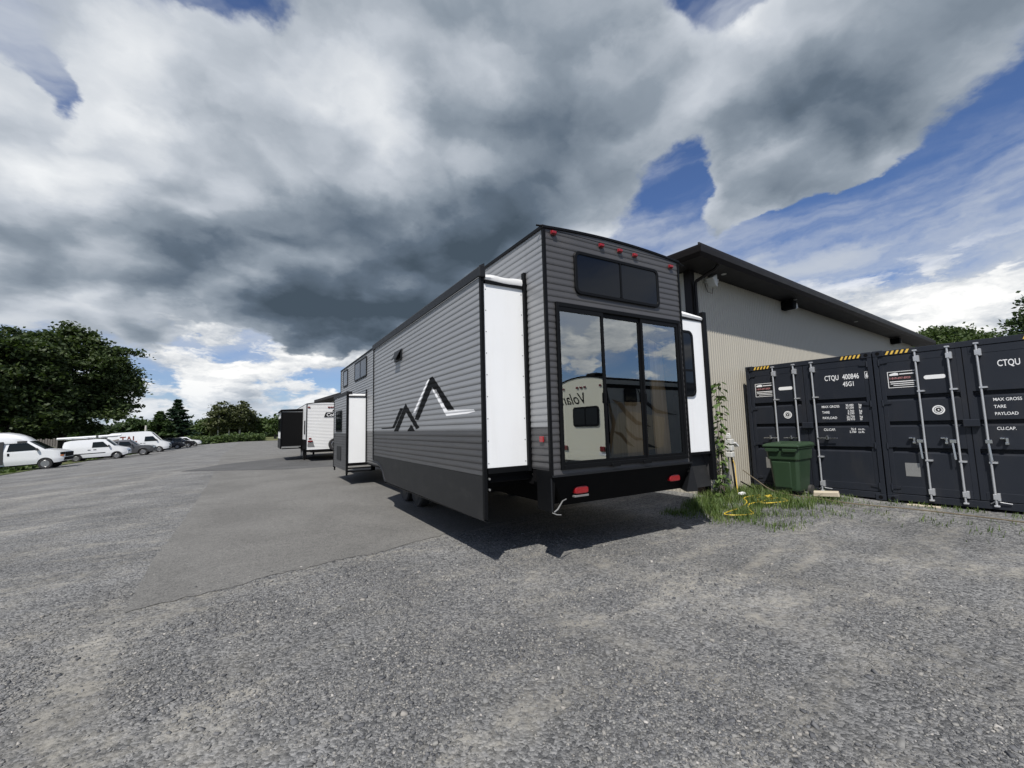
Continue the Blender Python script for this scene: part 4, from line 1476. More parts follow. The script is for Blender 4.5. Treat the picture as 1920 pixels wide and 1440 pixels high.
lwl = MB().box(A0 - .005, A0 + .008, B0 + .04, B1 - .02, .70, 3.27).build('side_wall', RVW, RV)
siding(lwl, '-x', A0, B0 + .05, 28.95, 1.25, 3.25, RVW, course=3 * LAP)
siding(lwl, '-x', A0, 32.6, B1, 1.25, 3.25, RVW, course=3 * LAP)
MB().box(A0 - .012, A0 - .006, B0 + .05, B1, .70, 1.25).build('lower_band', BLACKM, RV)
MB().box(A0 - .03, A0 - .006, 27.45, 27.95, 1.55, 2.35).build('side_window', DARKGL, RV, bev=.02)
MB().box(A0 - .012, A0 + .03, B0 - .02, B0 + .045, .66, 3.29).build('corner_trim', BLACK, RV)
MB().box(A1 - .03, A1 + .012, B0 - .02, B0 + .045, .66, 3.29).build('corner_trim', BLACK, RV)
MB().loft([[(x, y, rz_(x) + .02) for x in rr] + [(x, y, rz_(x) - .015) for x in reversed(rr)] for y in (B0 - .02, B1)]).build('roof', BLACKM, RV)
MB().box(A0 + .01, A1 - .01, B0 + .0, B0 + .06, .55, .66).build('rear_bumper', BLACKM, RV)
MB().box(A0 + .3, A1 - .3, B0 + .3, B1 + .8, .50, .66).build('chassis', BLACKM, RV)
for x in (2.60, 3.66, 3.80, 3.94, 4.72):
    MB().box(x - .06, x + .06, B0 - .035, B0 - .006, 3.06, 3.13).build('marker_light', REDD, rw, bev=.008)
for x in (2.70, 4.70):
    MB().box(x - .13, x + .13, B0 - .05, B0 - .006, 1.105, 1.20).build('tail_light', REDD, RV, bev=.012)
MB().add([(2.56, B0 - .012, .84), (2.94, B0 - .012, .84), (2.90, B0 - .012, .92), (2.86, B0 - .012, 1.06), (2.57, B0 - .012, 1.06)], [(0, 1, 2, 3, 4)]).build('sticker', BRACKET, RV)
MB().box(2.62, 2.76, B0 - .013, B0 - .0065, 1.26, 1.34).build('warning_label', REDD, RV)
bd = MB().prism([(3.40, 2.52), (4.75, 2.52), (4.86, 2.80), (3.50, 2.80)], 'y', B0 - .018, B0 - .0065).build('badge', STK, RV)
text('badge_lettering', 'Coleman', .27, DECALW, bd, (3.52, B0 - .0195, 2.565), (1, 0, 0), (0, 0, 1), shear=.18, bold=.004)
MB().prism([(3.84, 2.86), (4.02, 2.86), (4.16, 3.0), (3.96, 3.0)], 'y', B0 - .016, B0 - .0065).build('rear_camera', BLACKM, RV)
wheel(RV, (4.02, B0 - .13, .93), .37, .2, '+y', mr=CHROME)
for y in (29.6, 30.5):
    wheel(RV, (A0 + .15, y, .35), .35, .22, '+x')
    wheel(RV, (A1 - .15, y, .35), .35, .22, '-x')
MB().box(A0 + .05, A0 + .14, 28.7, 28.85, 0.0, .55).build('stabiliser', BLACKM, RV)
MB().box(A1 - .14, A1 - .05, 28.7, 28.85, 0.0, .55).build('stabiliser', BLACKM, RV)
MB().box(3.66, 3.78, 34.8, 34.95, 0.0, .6).build('tongue_jack', BLACKM, RV)
s4 = MB().box(1.32, A0 - .015, 29.04, 32.5, .80, 2.98).build('slide_room', BLACKM, RV)
MB().box(1.36, A0 - .02, 29.0, 29.035, .86, 2.90).build('end_panel', BLACKM, s4)
MB().box(1.29, 1.315, 29.0, 32.5, .72, 1.32).build('skirt', SKIRT, s4)
siding(s4, '-x', 1.31, 29.03, 32.5, 1.32, 2.95, RVW, course=3 * LAP)
MB().box(1.28, 1.34, 28.99, 29.03, .72, 3.0).build('corner_trim', BLACK, s4)
MB().prism([(1.20, 2.93), (1.28, 3.05), (A0 - .02, 3.10), (A0 - .02, 3.00), (1.30, 2.96)], 'y', 28.95, 32.6).build('slide_topper', BLACKM, s4)
MB().box(1.34, A0 - .02, 28.985, 29.0, 2.90, 2.94).build('topper_bar', BRACKET, s4)
MB().box(1.36, A0 - .1, 28.985, 29.0, .80, .86).build('bottom_trim', BRACKET, s4)
MB().box(1.36, A0 - .1, 29.02, 29.08, .70, .76).build('slide_rail', BLACKM, s4)
MB().box(1.275, 1.295, 29.5, 30.6, 1.75, 2.55).build('window', DARKGL, s4)
MB().box(1.275, 1.295, 31.0, 32.0, 1.75, 2.55).build('window', DARKGL, s4)

# ------------------------------------------------------------------ cream fifth-wheel behind the camera, seen mirrored in the glass doors
TAN = mat('tan_gelcoat', (0.55, 0.47, 0.34), 0.35)
CR = thing('fifth_wheel_trailer', 'cream fifth wheel trailer with brown swooshes mirrored in the glass doors', 'trailer', (10.75, -2.95, 0), rad(-4))
Wc, Lc = 2.44, 9.2
rzc = lambda y: 3.34 + .17 * (1 - ((y + Wc / 2) / (Wc / 2)) ** 2)
yy_ = [-Wc + Wc * i / 14 for i in range(15)]
sec = [(-Wc + .02, .34), (-.02, .34), (0, .38)] + [(y, rzc(y)) for y in reversed(yy_)] + [(-Wc, .38)]
MB().prism(sec, 'x', .02, Lc).build('body', TAUPE, CR)
MB().prism(sec, 'x', 0, .018).build('rear_cap', CREAM, CR, bev=.01)
MB().loft([[(x, y, rzc(y) + .03) for y in yy_] + [(x, y, rzc(y) - .02) for y in reversed(yy_)] for x in (-.02, Lc)]).build('roof', BLACKM, CR)
MB().box(.5, 1.2, -1.5, -.9, 3.50, 3.70).build('roof_unit', BLACKM, CR, bev=.06)
w_ = MB().prism(rrect(-1.70, -.34, 1.62, 2.38, .12), 'x', -.03, -.002).build('rear_window', BLACK, CR)
MB().prism(rrect(-1.63, -1.05, 1.69, 2.31, .06), 'x', -.036, -.0305).build('pane', DARKGL, w_)
MB().prism(rrect(-.99, -.41, 1.69, 2.31, .06), 'x', -.036, -.0305).build('pane', DARKGL, w_)
text('lettering', 'Volante', .60, DECALG, CR, (-.004, -.92, 2.50), (0, -1, 0), (0, 0, 1), shear=.45, bold=.004)
for y in (-.22, -1.02, -1.22, -1.42, -2.2):
    MB().box(-.035, -.002, y - .06, y + .06, 3.08, 3.15).build('marker_light', REDD, CR, bev=.01)
for y in (-.22, -2.2):
    tl_ = MB().box(-.05, -.002, y - .12, y + .12, .72, .90).build('tail_light', REDD, CR, bev=.02)
MB().box(-.006, -.002, -.40, -.06, .58, .69).build('warning_label', CWHITE, CR)
MB().box(-.15, -.0, -Wc + .05, -.05, .22, .33).build('rear_bumper', BLACKM, CR)
MB().box(.05, Lc - .3, .002, .012, 3.02, 3.16).build('awning_rail', BLACKM, CR)
MB().tube([(.10, .03, 3.1), (.14, .03, 1.0)], .03, 8).build('awning_arm', BLACKM, CR)
MB().prism([(.35, .62), (1.9, .62), (3.2, .75), (3.4, 1.9), (1.4, 2.15), (.75, 2.10), (.35, 1.45)], 'y', .002, .008).build('side_panel', TAN, CR)


def swoosh(pts, wd):
    n = len(pts)
    up_, dn = [], []
    for i, (x, z) in enumerate(pts):
        a = pts[min(i + 1, n - 1)]
        b_ = pts[max(i - 1, 0)]
        dx_, dz_ = a[0] - b_[0], a[1] - b_[1]
        l_ = hypot(dx_, dz_)
        q = wd * sin(pi * i / (n - 1)) ** .8 + .004
        up_.append((x - dz_ / l_ * q, z + dx_ / l_ * q))
        dn.append((x + dz_ / l_ * q, z - dx_ / l_ * q))
    return up_ + dn[::-1]


for p_, wd, m_ in (([(.40, 2.60), (.8, 2.42), (1.2, 2.05), (1.7, 1.72), (2.5, 1.55)], .11, BROWN), ([(.18, .65), (.30, 1.3), (.45, 1.75), (.40, 2.1)], .10, BROWN),
                   ([(.35, 1.45), (.8, 1.30), (1.1, 1.0), (1.5, .82)], .08, BROWN), ([(1.0, 1.6), (1.2, 1.35), (1.6, 1.12), (2.3, 1.05)], .07, BROWN),
                   ([(1.8, 3.1), (2.1, 2.6), (2.9, 2.15), (4.2, 2.0)], .08, STK), ([(.15, 3.0), (.3, 2.2), (.34, 1.5)], .06, STK), ([(1.9, 1.1), (2.2, .85), (2.9, .70)], .07, STK)):
    MB().prism(swoosh(p_, wd), 'y', .0085, .012).build('swoosh', m_, CR)
w_ = MB().prism(rrect(1.05, 1.75, 2.36, 3.02, .09), 'y', .013, .04).build('side_window', BLACK, CR)
MB().prism(rrect(1.11, 1.69, 2.42, 2.96, .06), 'y', .0405, .044).build('pane', DARKGL, w_)
for x in (5.6, 6.6):
    wheel(CR, (x, -.14, .37), .37, .22, '-y')
    wheel(CR, (x, -Wc + .14, .37), .37, .22, '+y')
MB().box(8.6, 8.75, -1.3, -1.15, 0, .35).build('landing_leg', BLACKM, CR)

# ------------------------------------------------------------------ green wheelie bin
GRN = mat('green_plastic', (0.026, 0.052, 0.026), 0.42, 0, 0.06, 6, dirt=0.10, streak=(1, 1, .5), dcol=(0.10, 0.12, 0.08))
bx0, by0 = 9.78, 4.89
bin_ = thing('wheelie_bin', 'green plastic wheelie bin in front of the container', 'bin', (bx0, by0, gz(bx0, by0)), rad(4.76))
o = .02
rings = []
for z, hx, hy in ((.10, .27, .235), (.14, .28, .245), (.74, .335, .285), (.745, .36, .305), (.94, .375, .318), (.97, .375, .318)):
    ring = []
    for sx_, sy_ in ((-1, -1), (1, -1), (1, 1), (-1, 1)):
        c_ = .05
        if (sx_, sy_) in ((-1, -1), (1, 1)):
            ring += [(sx_ * hx, sy_ * (hy - c_), z), (sx_ * (hx - c_), sy_ * hy, z)]
        else:
            ring += [(sx_ * (hx - c_), sy_ * hy, z), (sx_ * hx, sy_ * (hy - c_), z)]
    rings.append(ring)
bd = MB().loft(rings).build('body', GRN, bin_, bev=.012, seg=2)
MB().hexa([(-.315, -.12, .16), (-.28, -.12, .16), (-.28, .20, .16), (-.315, .20, .16), (-.352, -.14, .70), (-.30, -.14, .70), (-.30, .22, .70), (-.352, .22, .70)]).build('front_facet', GRN, bd, bev=.02, seg=2)
rim = MB()
rim.loft([[(-.40, -.335, .965), (.40, -.335, .965), (.40, .335, .965), (-.40, .335, .965)], [(-.40, -.335, 1.0), (.40, -.335, 1.0), (.40, .335, 1.0), (-.40, .335, 1.0)]])
rim.build('rim', GRN, bd, bev=.01)
lid = MB()
lid.loft([[(-.425, -.35, 1.002), (.40, -.35, 1.002), (.40, .35, 1.002), (-.425, .35, 1.002)], [(-.42, -.345, 1.04), (.40, -.345, 1.06), (.40, .345, 1.06), (-.42, .345, 1.04)],
          [(-.34, -.29, 1.075), (.36, -.29, 1.095), (.36, .29, 1.095), (-.34, .29, 1.075)]])
ld = lid.build('lid', GRN, bin_, bev=.014, seg=2)
for y0 in (-.30, .03):
    MB().prism([(y0, .925), (y0 + .03, .905), (y0 + .24, .905), (y0 + .27, .925), (y0 + .27, .97), (y0, .97)], 'x', -.425, -.365).build('handle', GRN, bin_, bev=.008)
MB().box(-.33, .33, -.012, .012, 1.076, 1.090).build('lid_rib', GRN, ld, bev=.006)
for y in (-.27, .27):
    MB().lathe([(.001, -.03), (.10, -.03), (.10, .03), (.001, .03)], (.22, y, .10), 'y', 18).build('wheel', RUBBER, bin_)
for y in (-.12, .12):
    MB().box(-.25, -.18, y - .03, y + .03, .0, .12).build('foot', BLACKM, bin_)

# ------------------------------------------------------------------ electric hook-up post by the shed wall
up = thing('hookup_post', 'white electrical hookup boxes on a thin post beside the shed wall', 'post', (9.00, 5.80, gz(9.0, 5.8)), rad(5))
MB().cyl((.08, -.10, 0), (.04, -.06, 1.05), .022, 8).build('post', CHAR, up)
MB().cyl((-.05, -.05, 0), (-.05, -.05, 1.26), .016, 8).build('pipe', BRACKET, up)
for i, z in enumerate((.78, .92, 1.06)):
    MB().box(-.10, .03, -.16, -.02, z, z + .115).build('socket_box', GREYBOX, up, bev=.012)
MB().hexa([(.03, -.20, 1.08), (.14, -.20, 1.00), (.14, -.05, 1.00), (.03, -.05, 1.08), (.03, -.20, 1.11), (.15, -.20, 1.03), (.15, -.05, 1.03), (.03, -.05, 1.11)]).build('socket_cover', CWHITE, up)
MB().box(-.07, .01, -.12, -.03, 1.19, 1.26).build('tap', GREYBOX, up, bev=.01)
MB().tube([(-.05, -.05, 1.25), (-.05, -.06, 1.285), (-.05, -.10, 1.29), (-.05, -.12, 1.27)], .014, 8).build('tap_spout', CWHITE, up)
MB().tube([(0, -.10, .80), (.03, -.14, .6), (.0, -.16, .35), (-.06, -.2, .1), (-.08, -.22, .02)], .009, 6).build('cable', YEL, up)

# ------------------------------------------------------------------ cords, rope, timber on the ground
YC = mat('yellow_cord', (0.62, 0.45, 0.05), 0.5)
ROPE = mat('tan_rope', (0.14, 0.115, 0.075), 0.85)


def spline(pts, n=8):
    out = []
    P_ = [Vector(p) for p in pts]
    for i in range(len(P_) - 1):
        p0, p1, p2, p3 = P_[max(i - 1, 0)], P_[i], P_[i + 1], P_[min(i + 2, len(P_) - 1)]
        for j in range(n):
            q = j / n
            out.append(.5 * ((2 * p1) + (p2 - p0) * q + (2 * p0 - 5 * p1 + 4 * p2 - p3) * q * q + (3 * p1 - p0 - 3 * p2 + p3) * q ** 3))
    out.append(P_[-1])
    return out


cp = [(8.75, 5.0), (8.30, 5.05), (8.12, 4.90), (7.70, 4.78), (7.40, 4.75), (7.13, 4.73), (7.18, 4.56), (7.47, 4.42), (7.66, 4.60), (7.95, 4.75), (8.25, 4.68), (8.50, 4.72), (8.78, 4.66), (8.64, 4.42), (8.28, 4.46), (8.1, 4.62), (8.45, 4.88), (8.70, 4.82)]
rs = random.Random(2)
o = MB().tube(spline([(x, y, gz(x, y) + .045 + rs.uniform(-.006, .03)) for x, y in cp], 7), .011, 6).build('extension_cord', YC, smooth=True)
tag(o, 'yellow extension cord lying in loops at the edge of the grass', 'cord')
MB_ = MB().cyl((8.66, 4.86, gz(8.7, 4.8) + .06), (8.78, 4.80, gz(8.7, 4.8) + .07), .035, 10).build('cord_plug', YC, o)
rp = [(9.25, 5.62, .62), (9.35, 5.40, .42), (9.25, 5.0, .24), (9.25, 4.5, .19), (9.35, 4.2, .17), (9.42, 3.7, .14), (9.62, 3.0, .13), (9.72, 2.5, .12), (9.74, 1.7, .11), (9.7, .8, .10)]
o = MB().tube(spline(rp, 8), .011, 6).build('rope', ROPE, smooth=True)
tag(o, 'tan rope running past the bin along the foot of the containers', 'rope')
hp = [(9.35, 5.75, .35), (9.5, 5.55, .20), (9.42, 5.35, .17), (9.3, 5.2, .16), (9.22, 5.0, .15), (9.3, 4.85, .15), (9.25, 4.7, .155)]
o = MB().tube(spline(hp, 8), .016, 6).build('garden_hose', BLACKM, smooth=True)
tag(o, 'black hose lying in the grass at the left of the bin', 'hose')
o = MB().hexa([(0, 0, 0), (.42, .0, 0), (.42, .13, 0), (0, .13, 0), (0.02, .0, .085), (.40, .0, .085), (.41, .12, .09), (0.01, .12, .09)]).build('timber_block', LUMBER, bev=.008)
o.location = (9.42, 4.34, gz(9.6, 4.3) + .06)
o.rotation_euler = (.12, -.05, rad(-72))
tag(o, 'short weathered timber block lying in the grass before the container', 'block')
o = MB().box(-.22, .22, -.05, .05, 0, .09).build('timber_beam', LUMBER, bev=.006)
o.location = (10.36, 2.98, .005 + gz(10.3, 2.7) - .075)
o.rotation_euler = (0, 0, rad(94.76))
tag(o, 'flat timber beam under the sill of the nearer container', 'beam')
o = MB().hexa([(-.09, -.03, .0), (.09, -.04, .0), (.10, .04, .01), (-.09, .03, .01), (-.08, -.03, .05), (.09, -.03, .045), (.08, .04, .055), (-.09, .03, .05)]).build('crushed_carton', CWHITE, bev=.01)
o.location = (8.55, 5.25, gz(8.5, 5.2) + .07)
tag(o, 'small crumpled white carton in the grass by the shed wall', 'litter')

# ------------------------------------------------------------------ parked vehicles
PWHITE = mat('white_paint', (0.74, 0.75, 0.76), 0.25, 0, 0.02, 2, coat=0.5)
PGREY = mat('grey_paint', (0.085, 0.088, 0.094), 0.28, 0.2, 0.03, 2, coat=0.6)
PDARK = mat('dark_blue_paint', (0.016, 0.019, 0.028), 0.25, 0.1, 0.03, 2, coat=0.6)
PBLACK = mat('black_paint', (0.010, 0.010, 0.011), 0.22, 0.0, 0.03, 2, coat=0.7)
PLAST = mat('grey_plastic', (0.035, 0.036, 0.038), 0.6, 0, 0.08, 5)
LAMP = mat('headlamp', (0.45, 0.46, 0.46), 0.12, 0.3, coat=0.6)
AMBER = mat('amber_lens', (0.40, 0.12, 0.03), 0.2, coat=0.4)
ALLOY = mat('alloy_rim', (0.30, 0.30, 0.30), 0.3, 0.7, 0.05, 9)


def interp(pts, x):
    for (a, za), (b, zb) in zip(pts, pts[1:]):
        if a <= x <= b:
            return za + (zb - za) * (x - a) / (b - a + 1e-9)
    return pts[0][1] if x < pts[0][0] else pts[-1][1]


def vehicle(name, label, nose, yc, L, Wv, top, sill, wheels, r, belt, roofz, paint, wins, wind, tum=.17, group='vehicles parked along the left edge', rz=0.0, lower=None,
            rimmat=ALLOY, arch=None):
    """nose: world x of the front bumper; the nose points to world +x"""
    x0 = nose - L
    xm = nose - L / 2
    zg = (gz(x0 + wheels[0], yc) + gz(x0 + wheels[1], yc)) / 2
    c = thing(name, label, 'van' if name.endswith('van') else 'car', (xm, yc, zg), rz, group)
    c.rotation_euler = (0, -atan2(gz(x0 + wheels[1], yc) - gz(x0 + wheels[0], yc), wheels[1] - wheels[0]), rz)
    h = L / 2

    def hw(x, z):
        w = Wv / 2
        e = min(x, L - x)
        w *= 1 - .16 * max(0, (.55 - e) / .55) ** 2.2
        w *= 1 - tum * max(0, min(1.1, (z - belt) / (roofz - belt))) ** 1.25
        w *= 1 - .06 * max(0, (sill + .28 - z) / .28)
        return w

    def bot(x):
        z = sill
        for xw in wheels:
            d = abs(x - xw)
            ra = r * 1.16
            if d < ra:
                z = max(z, r + sqrt(ra * ra - d * d))
        e = L - x
        if e < .35:
            z = max(z, sill + .10 * (1 - e / .35))
        return z

    st = set([0, .04, .12, .3, L - .3, L - .12, L - .04, L] + [p[0] for p in top])
    for xw in wheels:
        for q in np.linspace(-1.16, 1.16, 13):
            st.add(round(xw + q * r, 4))
    q = 0
    while q < L:
        st.add(round(q, 3))
        q += .25
    st = sorted(x for x in st if 0 <= x <= L)
    K = 14
    rings = []
    for x in st:
        zb, zt = bot(x), interp(top, x)
        ring = [(x - h, -hw(x, zb + (zt - zb) * i / K), zb + (zt - zb) * i / K) for i in range(K + 1)]
        cx_ = ring[-1]
        crown = .035 if zt > belt + .1 else .02
        ring += [(x - h, cx_[1] * .55, zt + crown * .8), (x - h, 0, zt + crown)]
        ring += [(a, -b_, z) for a, b_, z in reversed(ring[:-1])]
        rings.append(ring)
    body = MB().loft(rings).build('body', paint, c, smooth=True)
    for poly in wins:
        (xa, za), (xb, zb), (xc, zc_), (xd, zd) = poly
        nu, nv = 8, 6
        for s_ in (-1, 1):
            m2 = MB()
            g_ = []
            for j in range(nv + 1):
                v = j / nv
                for i in range(nu + 1):
                    u = i / nu
                    x = (xa + (xb - xa) * u) * (1 - v) + (xd + (xc - xd) * u) * v
                    z = (za + (zb - za) * u) * (1 - v) + (zd + (zc_ - zd) * u) * v
                    g_.append((x - h, s_ * (hw(x, z) + .012), z))
            m2.add(g_, [(j * (nu + 1) + i, j * (nu + 1) + i + 1, (j + 1) * (nu + 1) + i + 1, (j + 1) * (nu + 1) + i) for j in range(nv) for i in range(nu)])
            m2.build('side_window', CARGL, c, smooth=True, recalc=False)
    if wind:
        xa, xb = wind
        n = 6
        m_ = MB()
        for i in range(n):
            xs2 = [xa + (xb - xa) * i / n, xa + (xb - xa) * (i + 1) / n]
            row = []
            for x in xs2:
                zt = interp(top, x)
                w = hw(x, zt) * .93
                row.append([(x - h + .004, -w, zt + .012), (x - h + .004, -w * .55, zt + .046), (x - h + .004, 0, zt + .056), (x - h + .004, w * .55, zt + .046), (x - h + .004, w, zt + .012)])
            for j in range(4):
                m_.add([row[0][j], row[1][j], row[1][j + 1], row[0][j + 1]], [(0, 1, 2, 3)])
        m_.build('windscreen', CARGL, c, smooth=True)
    for xw in wheels:
        wheel(c, (xw - h, -Wv / 2 + .12, r), r, .22, '+y', mr=rimmat)
        wheel(c, (xw - h, Wv / 2 - .12, r), r, .22, '-y', mr=rimmat)
        MB().box(xw - h - r * 1.1, xw - h + r * 1.1, -Wv / 2 + .26, Wv / 2 - .26, r * .6, r * 2.1).build('wheel_well', BLACKM, c)
        if arch:
            pts = [(xw - h + cos(a) * r * 1.16, -hw(xw, r * 2) - .012, r + sin(a) * r * 1.16) for a in np.linspace(.0, pi, 13)]
            MB().tube(pts, .05, 6).build('wheel_arch', arch, c)
    MB().box(-h + .2, h - .3, -Wv / 2 + .3, Wv / 2 - .3, sill - .08, sill + .1).build('underbody', BLACKM, c)
    # lamps, bumper, mirrors
    zb = sill + .10
    bm_ = lower or paint
    bmp = []
    for i in range(9):
        y = -Wv / 2 * .86 + Wv * .86 * i / 8
        bulge = .05 * (1 - (2 * i / 8 - 1) ** 2)
        bmp.append([(h - .28 + bulge, y, zb), (h + .005 + bulge, y, zb + .02), (h + .02 + bulge, y, zb + .24), (h - .25 + bulge, y, zb + .28)])
    MB().loft(bmp).build('front_bumper', bm_, c, bev=.02)
    zl = interp(top, L - .12) - .24
    for s_ in (-1, 1):
        MB().hexa([(h - .30, s_ * (hw(L - .30, zl) + .008), zl - .04), (h - .02, s_ * Wv / 2 * .70, zl - .06), (h + .012, s_ * Wv / 2 * .50, zl - .05), (h - .30, s_ * Wv / 2 * .50, zl - .04),
                   (h - .34, s_ * (hw(L - .34, zl) + .006), zl + .10), (h - .06, s_ * Wv / 2 * .70, zl + .08), (h - .02, s_ * Wv / 2 * .50, zl + .08), (h - .32, s_ * Wv / 2 * .50, zl + .10)]).build('headlight', LAMP, c, bev=.01)
        mxp = (wind[1] - .35 if wind else L * .65)
        ym = s_ * (hw(mxp, belt) + .02)
        MB().hexa([(mxp - h - .06, ym, belt + .02), (mxp - h + .07, ym, belt + .02), (mxp - h + .07, ym + s_ * .17, belt + .02), (mxp - h - .06, ym + s_ * .17, belt + .02),
                   (mxp - h - .05, ym, belt + .19), (mxp - h + .05, ym, belt + .19), (mxp - h + .05, ym + s_ * .17, belt + .2), (mxp - h - .05, ym + s_ * .17, belt + .2)]).build('mirror', PLAST, c, bev=.02)
        MB().box(-h - .012, -h + .03, s_ * Wv / 2 * .62 - .07, s_ * Wv / 2 * .62 + .07, belt - .35, belt - .02).build('rear_light', REDD, c, bev=.01)
    MB().box(h - .03, h + .012, -Wv / 2 * .46, Wv / 2 * .46, zl - .05, zl + .07).build('grille', BLACKM, c)
    return c, h, hw


# cutaway van with a raised roof
L = 5.75
cv, h, hw = vehicle('cutaway_van', 'white cutaway van with a domed raised roof nearest in the parked row', -12.15, 45.9, L, 2.02,
                    [(0, 1.95), (3.2, 2.02), (L - 2.0, 2.10), (L - 1.9, 2.08), (L - 1.02, 1.42), (L - .75, 1.40), (L - .25, 1.26), (L - .06, 1.16), (L, .95)], .42, [1.05, L - 1.02], .385, 1.36, 2.10, PWHITE,
                    [[(L - 2.95, 1.42), (L - 1.30, 1.42), (L - 1.95, 1.98), (L - 2.85, 1.98)]], (L - 1.88, L - 1.06), lower=BLACKM)
dome = []
for x, z, w in ((-.2, 2.85, .97), (1.6, 2.85, .97), (2.6, 2.80, .95), (3.1, 2.68, .92), (3.45, 2.48, .88), (3.7, 2.26, .84), (3.86, 2.10, .80)):
    dome.append([(x - h, -w * 1.0, 2.0), (x - h, -w, 2.0 + (z - 2.0) * .55), (x - h, -w * .8, 2.0 + (z - 2.0) * .92), (x - h, 0, z + .02), (x - h, w * .8, 2.0 + (z - 2.0) * .92), (x - h, w, 2.0 + (z - 2.0) * .55), (x - h, w, 2.0)])
MB().loft(dome).build('raised_roof', PWHITE, cv, smooth=True)
MB().box(L - 3.3 - h, L - 2.0 - h, -.90, -.80, 2.0, 2.14).build('roof_seam', PLAST, cv)
MB().box(L - 3.35 - h, L - 3.12 - h, -1.03, -.93, .55, 2.15).build('body_seam', PLAST, cv)
MB().box(L - 2.92 - h, L - 2.82 - h, -1.035, -1.0, 1.12, 1.30).build('door_handle', BLACKM, cv)
for s_ in (-1, 1):
    MB().box(h - .34, h - .04, s_ * .93 - .03, s_ * .93 + .03, .86, .95).build('indicator', AMBER, cv, bev=.01)
    MB().box(h - .40, h + .0, s_ * .91 - .05, s_ * .91 + .05, .96, 1.15).build('lamp_surround', BLACKM, cv, bev=.02)
MB().box(h - .02, h + .03, -.80, .80, .80, 1.15).build('grille', BLACKM, cv, bev=.02)
# compact white van with tubes on the roof
L = 4.6
wv, h, hw = vehicle('compact_van', 'small white van carrying long white tubes on its roof rack', -10.7, 56.7, L, 1.80,
                    [(0, 1.55), (.12, 1.88), (.5, 1.98), (2.2, 2.0), (L - 1.75, 1.96), (L - 1.6, 1.90), (L - .95, 1.25), (L - .8, 1.20), (L - .25, 1.03), (L - .06, .90), (L, .72)], .32, [.95, L - .80], .325, 1.20, 1.98, PWHITE,
                    [[(L - 2.55, 1.22), (L - 1.32, 1.20), (L - 1.78, 1.74), (L - 2.5, 1.74)]], (L - 1.60, L - .98), tum=.12, arch=PLAST)
MB().box(L - 4.2 - h, L - 1.6 - h, -.912, -.895, .66, .73).build('rub_strip', PLAST, wv)
for x in (L - 2.75, L - 2.35):
    MB().box(x - h - .1, x - h + .1, -.925, -.90, 1.0, 1.05).build('door_handle', BLACKM, wv)
for x in (.6, 1.7, 2.7):
    MB().box(x - h - .03, x - h + .03, -.72, .72, 2.03, 2.12).build('rack_bar', BLACKM, wv)
tb = MB().tube([(-h - .45, -.45, 2.24), (h - 2.3, -.45, 2.25), (h - .55, -.45, 2.26)], .11, 12).build('roof_tube', PWHITE, wv, smooth=True)
MB().tube([(-h - .1, .45, 2.22), (h - 1.0, .45, 2.22)], .10, 12).build('roof_tube', PWHITE, wv, smooth=True)
MB().cyl((h - 2.35, -.45, 2.25), (h - 2.18, -.45, 2.25), .125, 12).build('tube_clamp', PLAST, wv)
# grey sport utility
L = 4.75
gv, h, hw = vehicle('grey_suv', 'dark grey sport utility vehicle between the small van and the lettered van', -9.4, 61.2, L, 1.92,
                    [(0, 1.05), (.06, 1.20), (.35, 1.66), (.7, 1.74), (2.3, 1.76), (2.7, 1.70), (L - 1.40, 1.16), (L - 1.2, 1.13), (L - .3, 1.02), (L - .06, .90), (L, .70)], .34, [.95, L - .90], .375, 1.10, 1.75, PGREY,
                    [[(1.85, 1.15), (L - 1.75, 1.13), (2.72, 1.56), (1.95, 1.62)], [(.75, 1.18), (1.75, 1.15), (1.82, 1.62), (.95, 1.60)]], (2.72, L - 1.42), tum=.20, arch=PLAST, lower=PLAST)
# high-roof lettered van
L = 5.95
sv, h, hw = vehicle('high_roof_van', 'tall white van with large red brown lettering along its side', -9.35, 70.8, L, 1.99,
                    [(0, 1.7), (.08, 2.55), (.4, 2.68), (3.2, 2.70), (L - 2.1, 2.66), (L - 1.75, 2.50), (L - .85, 1.42), (L - .7, 1.36), (L - .15, 1.12), (L - .04, .98), (L, .72)], .36, [1.05, L - 1.02], .345, 1.45, 2.66, PWHITE,
                    [[(L - 2.45, 1.46), (L - 1.12, 1.42), (L - 1.62, 2.06), (L - 2.38, 2.06)]], (L - 1.72, L - .90), tum=.12, lower=PLAST)
LT = text('lettering', 'TAL', 1.05, mat('red_brown_print', (0.26, 0.055, 0.03), 0.5), sv, (L - 4.75 - h, -hw(2, 1.45) - .012, 1.47), (1, 0, 0), (0, .11, 1), sx=.86, bold=.02)
for v_ in LT.data.vertices:
    v_.co.y = -hw(v_.co.x + h, v_.co.z) - .014
MB().add([(.3 - h, -hw(1, 1.5) - .004, 1.40), (1.15 - h, -hw(1, 1.5) - .004, 1.35), (1.1 - h, -hw(1, 1.9) - .004, 1.95), (.5 - h, -hw(1, 1.9) - .004, 1.85)], [(0, 1, 2, 3)]).build('side_graphic', BROWN, sv)
for x in (L - 2.75, L - 2.45):
    MB().box(x - h - .1, x - h + .1, -1.01, -.985, 1.22, 1.27).build('door_handle', BLACKM, sv)
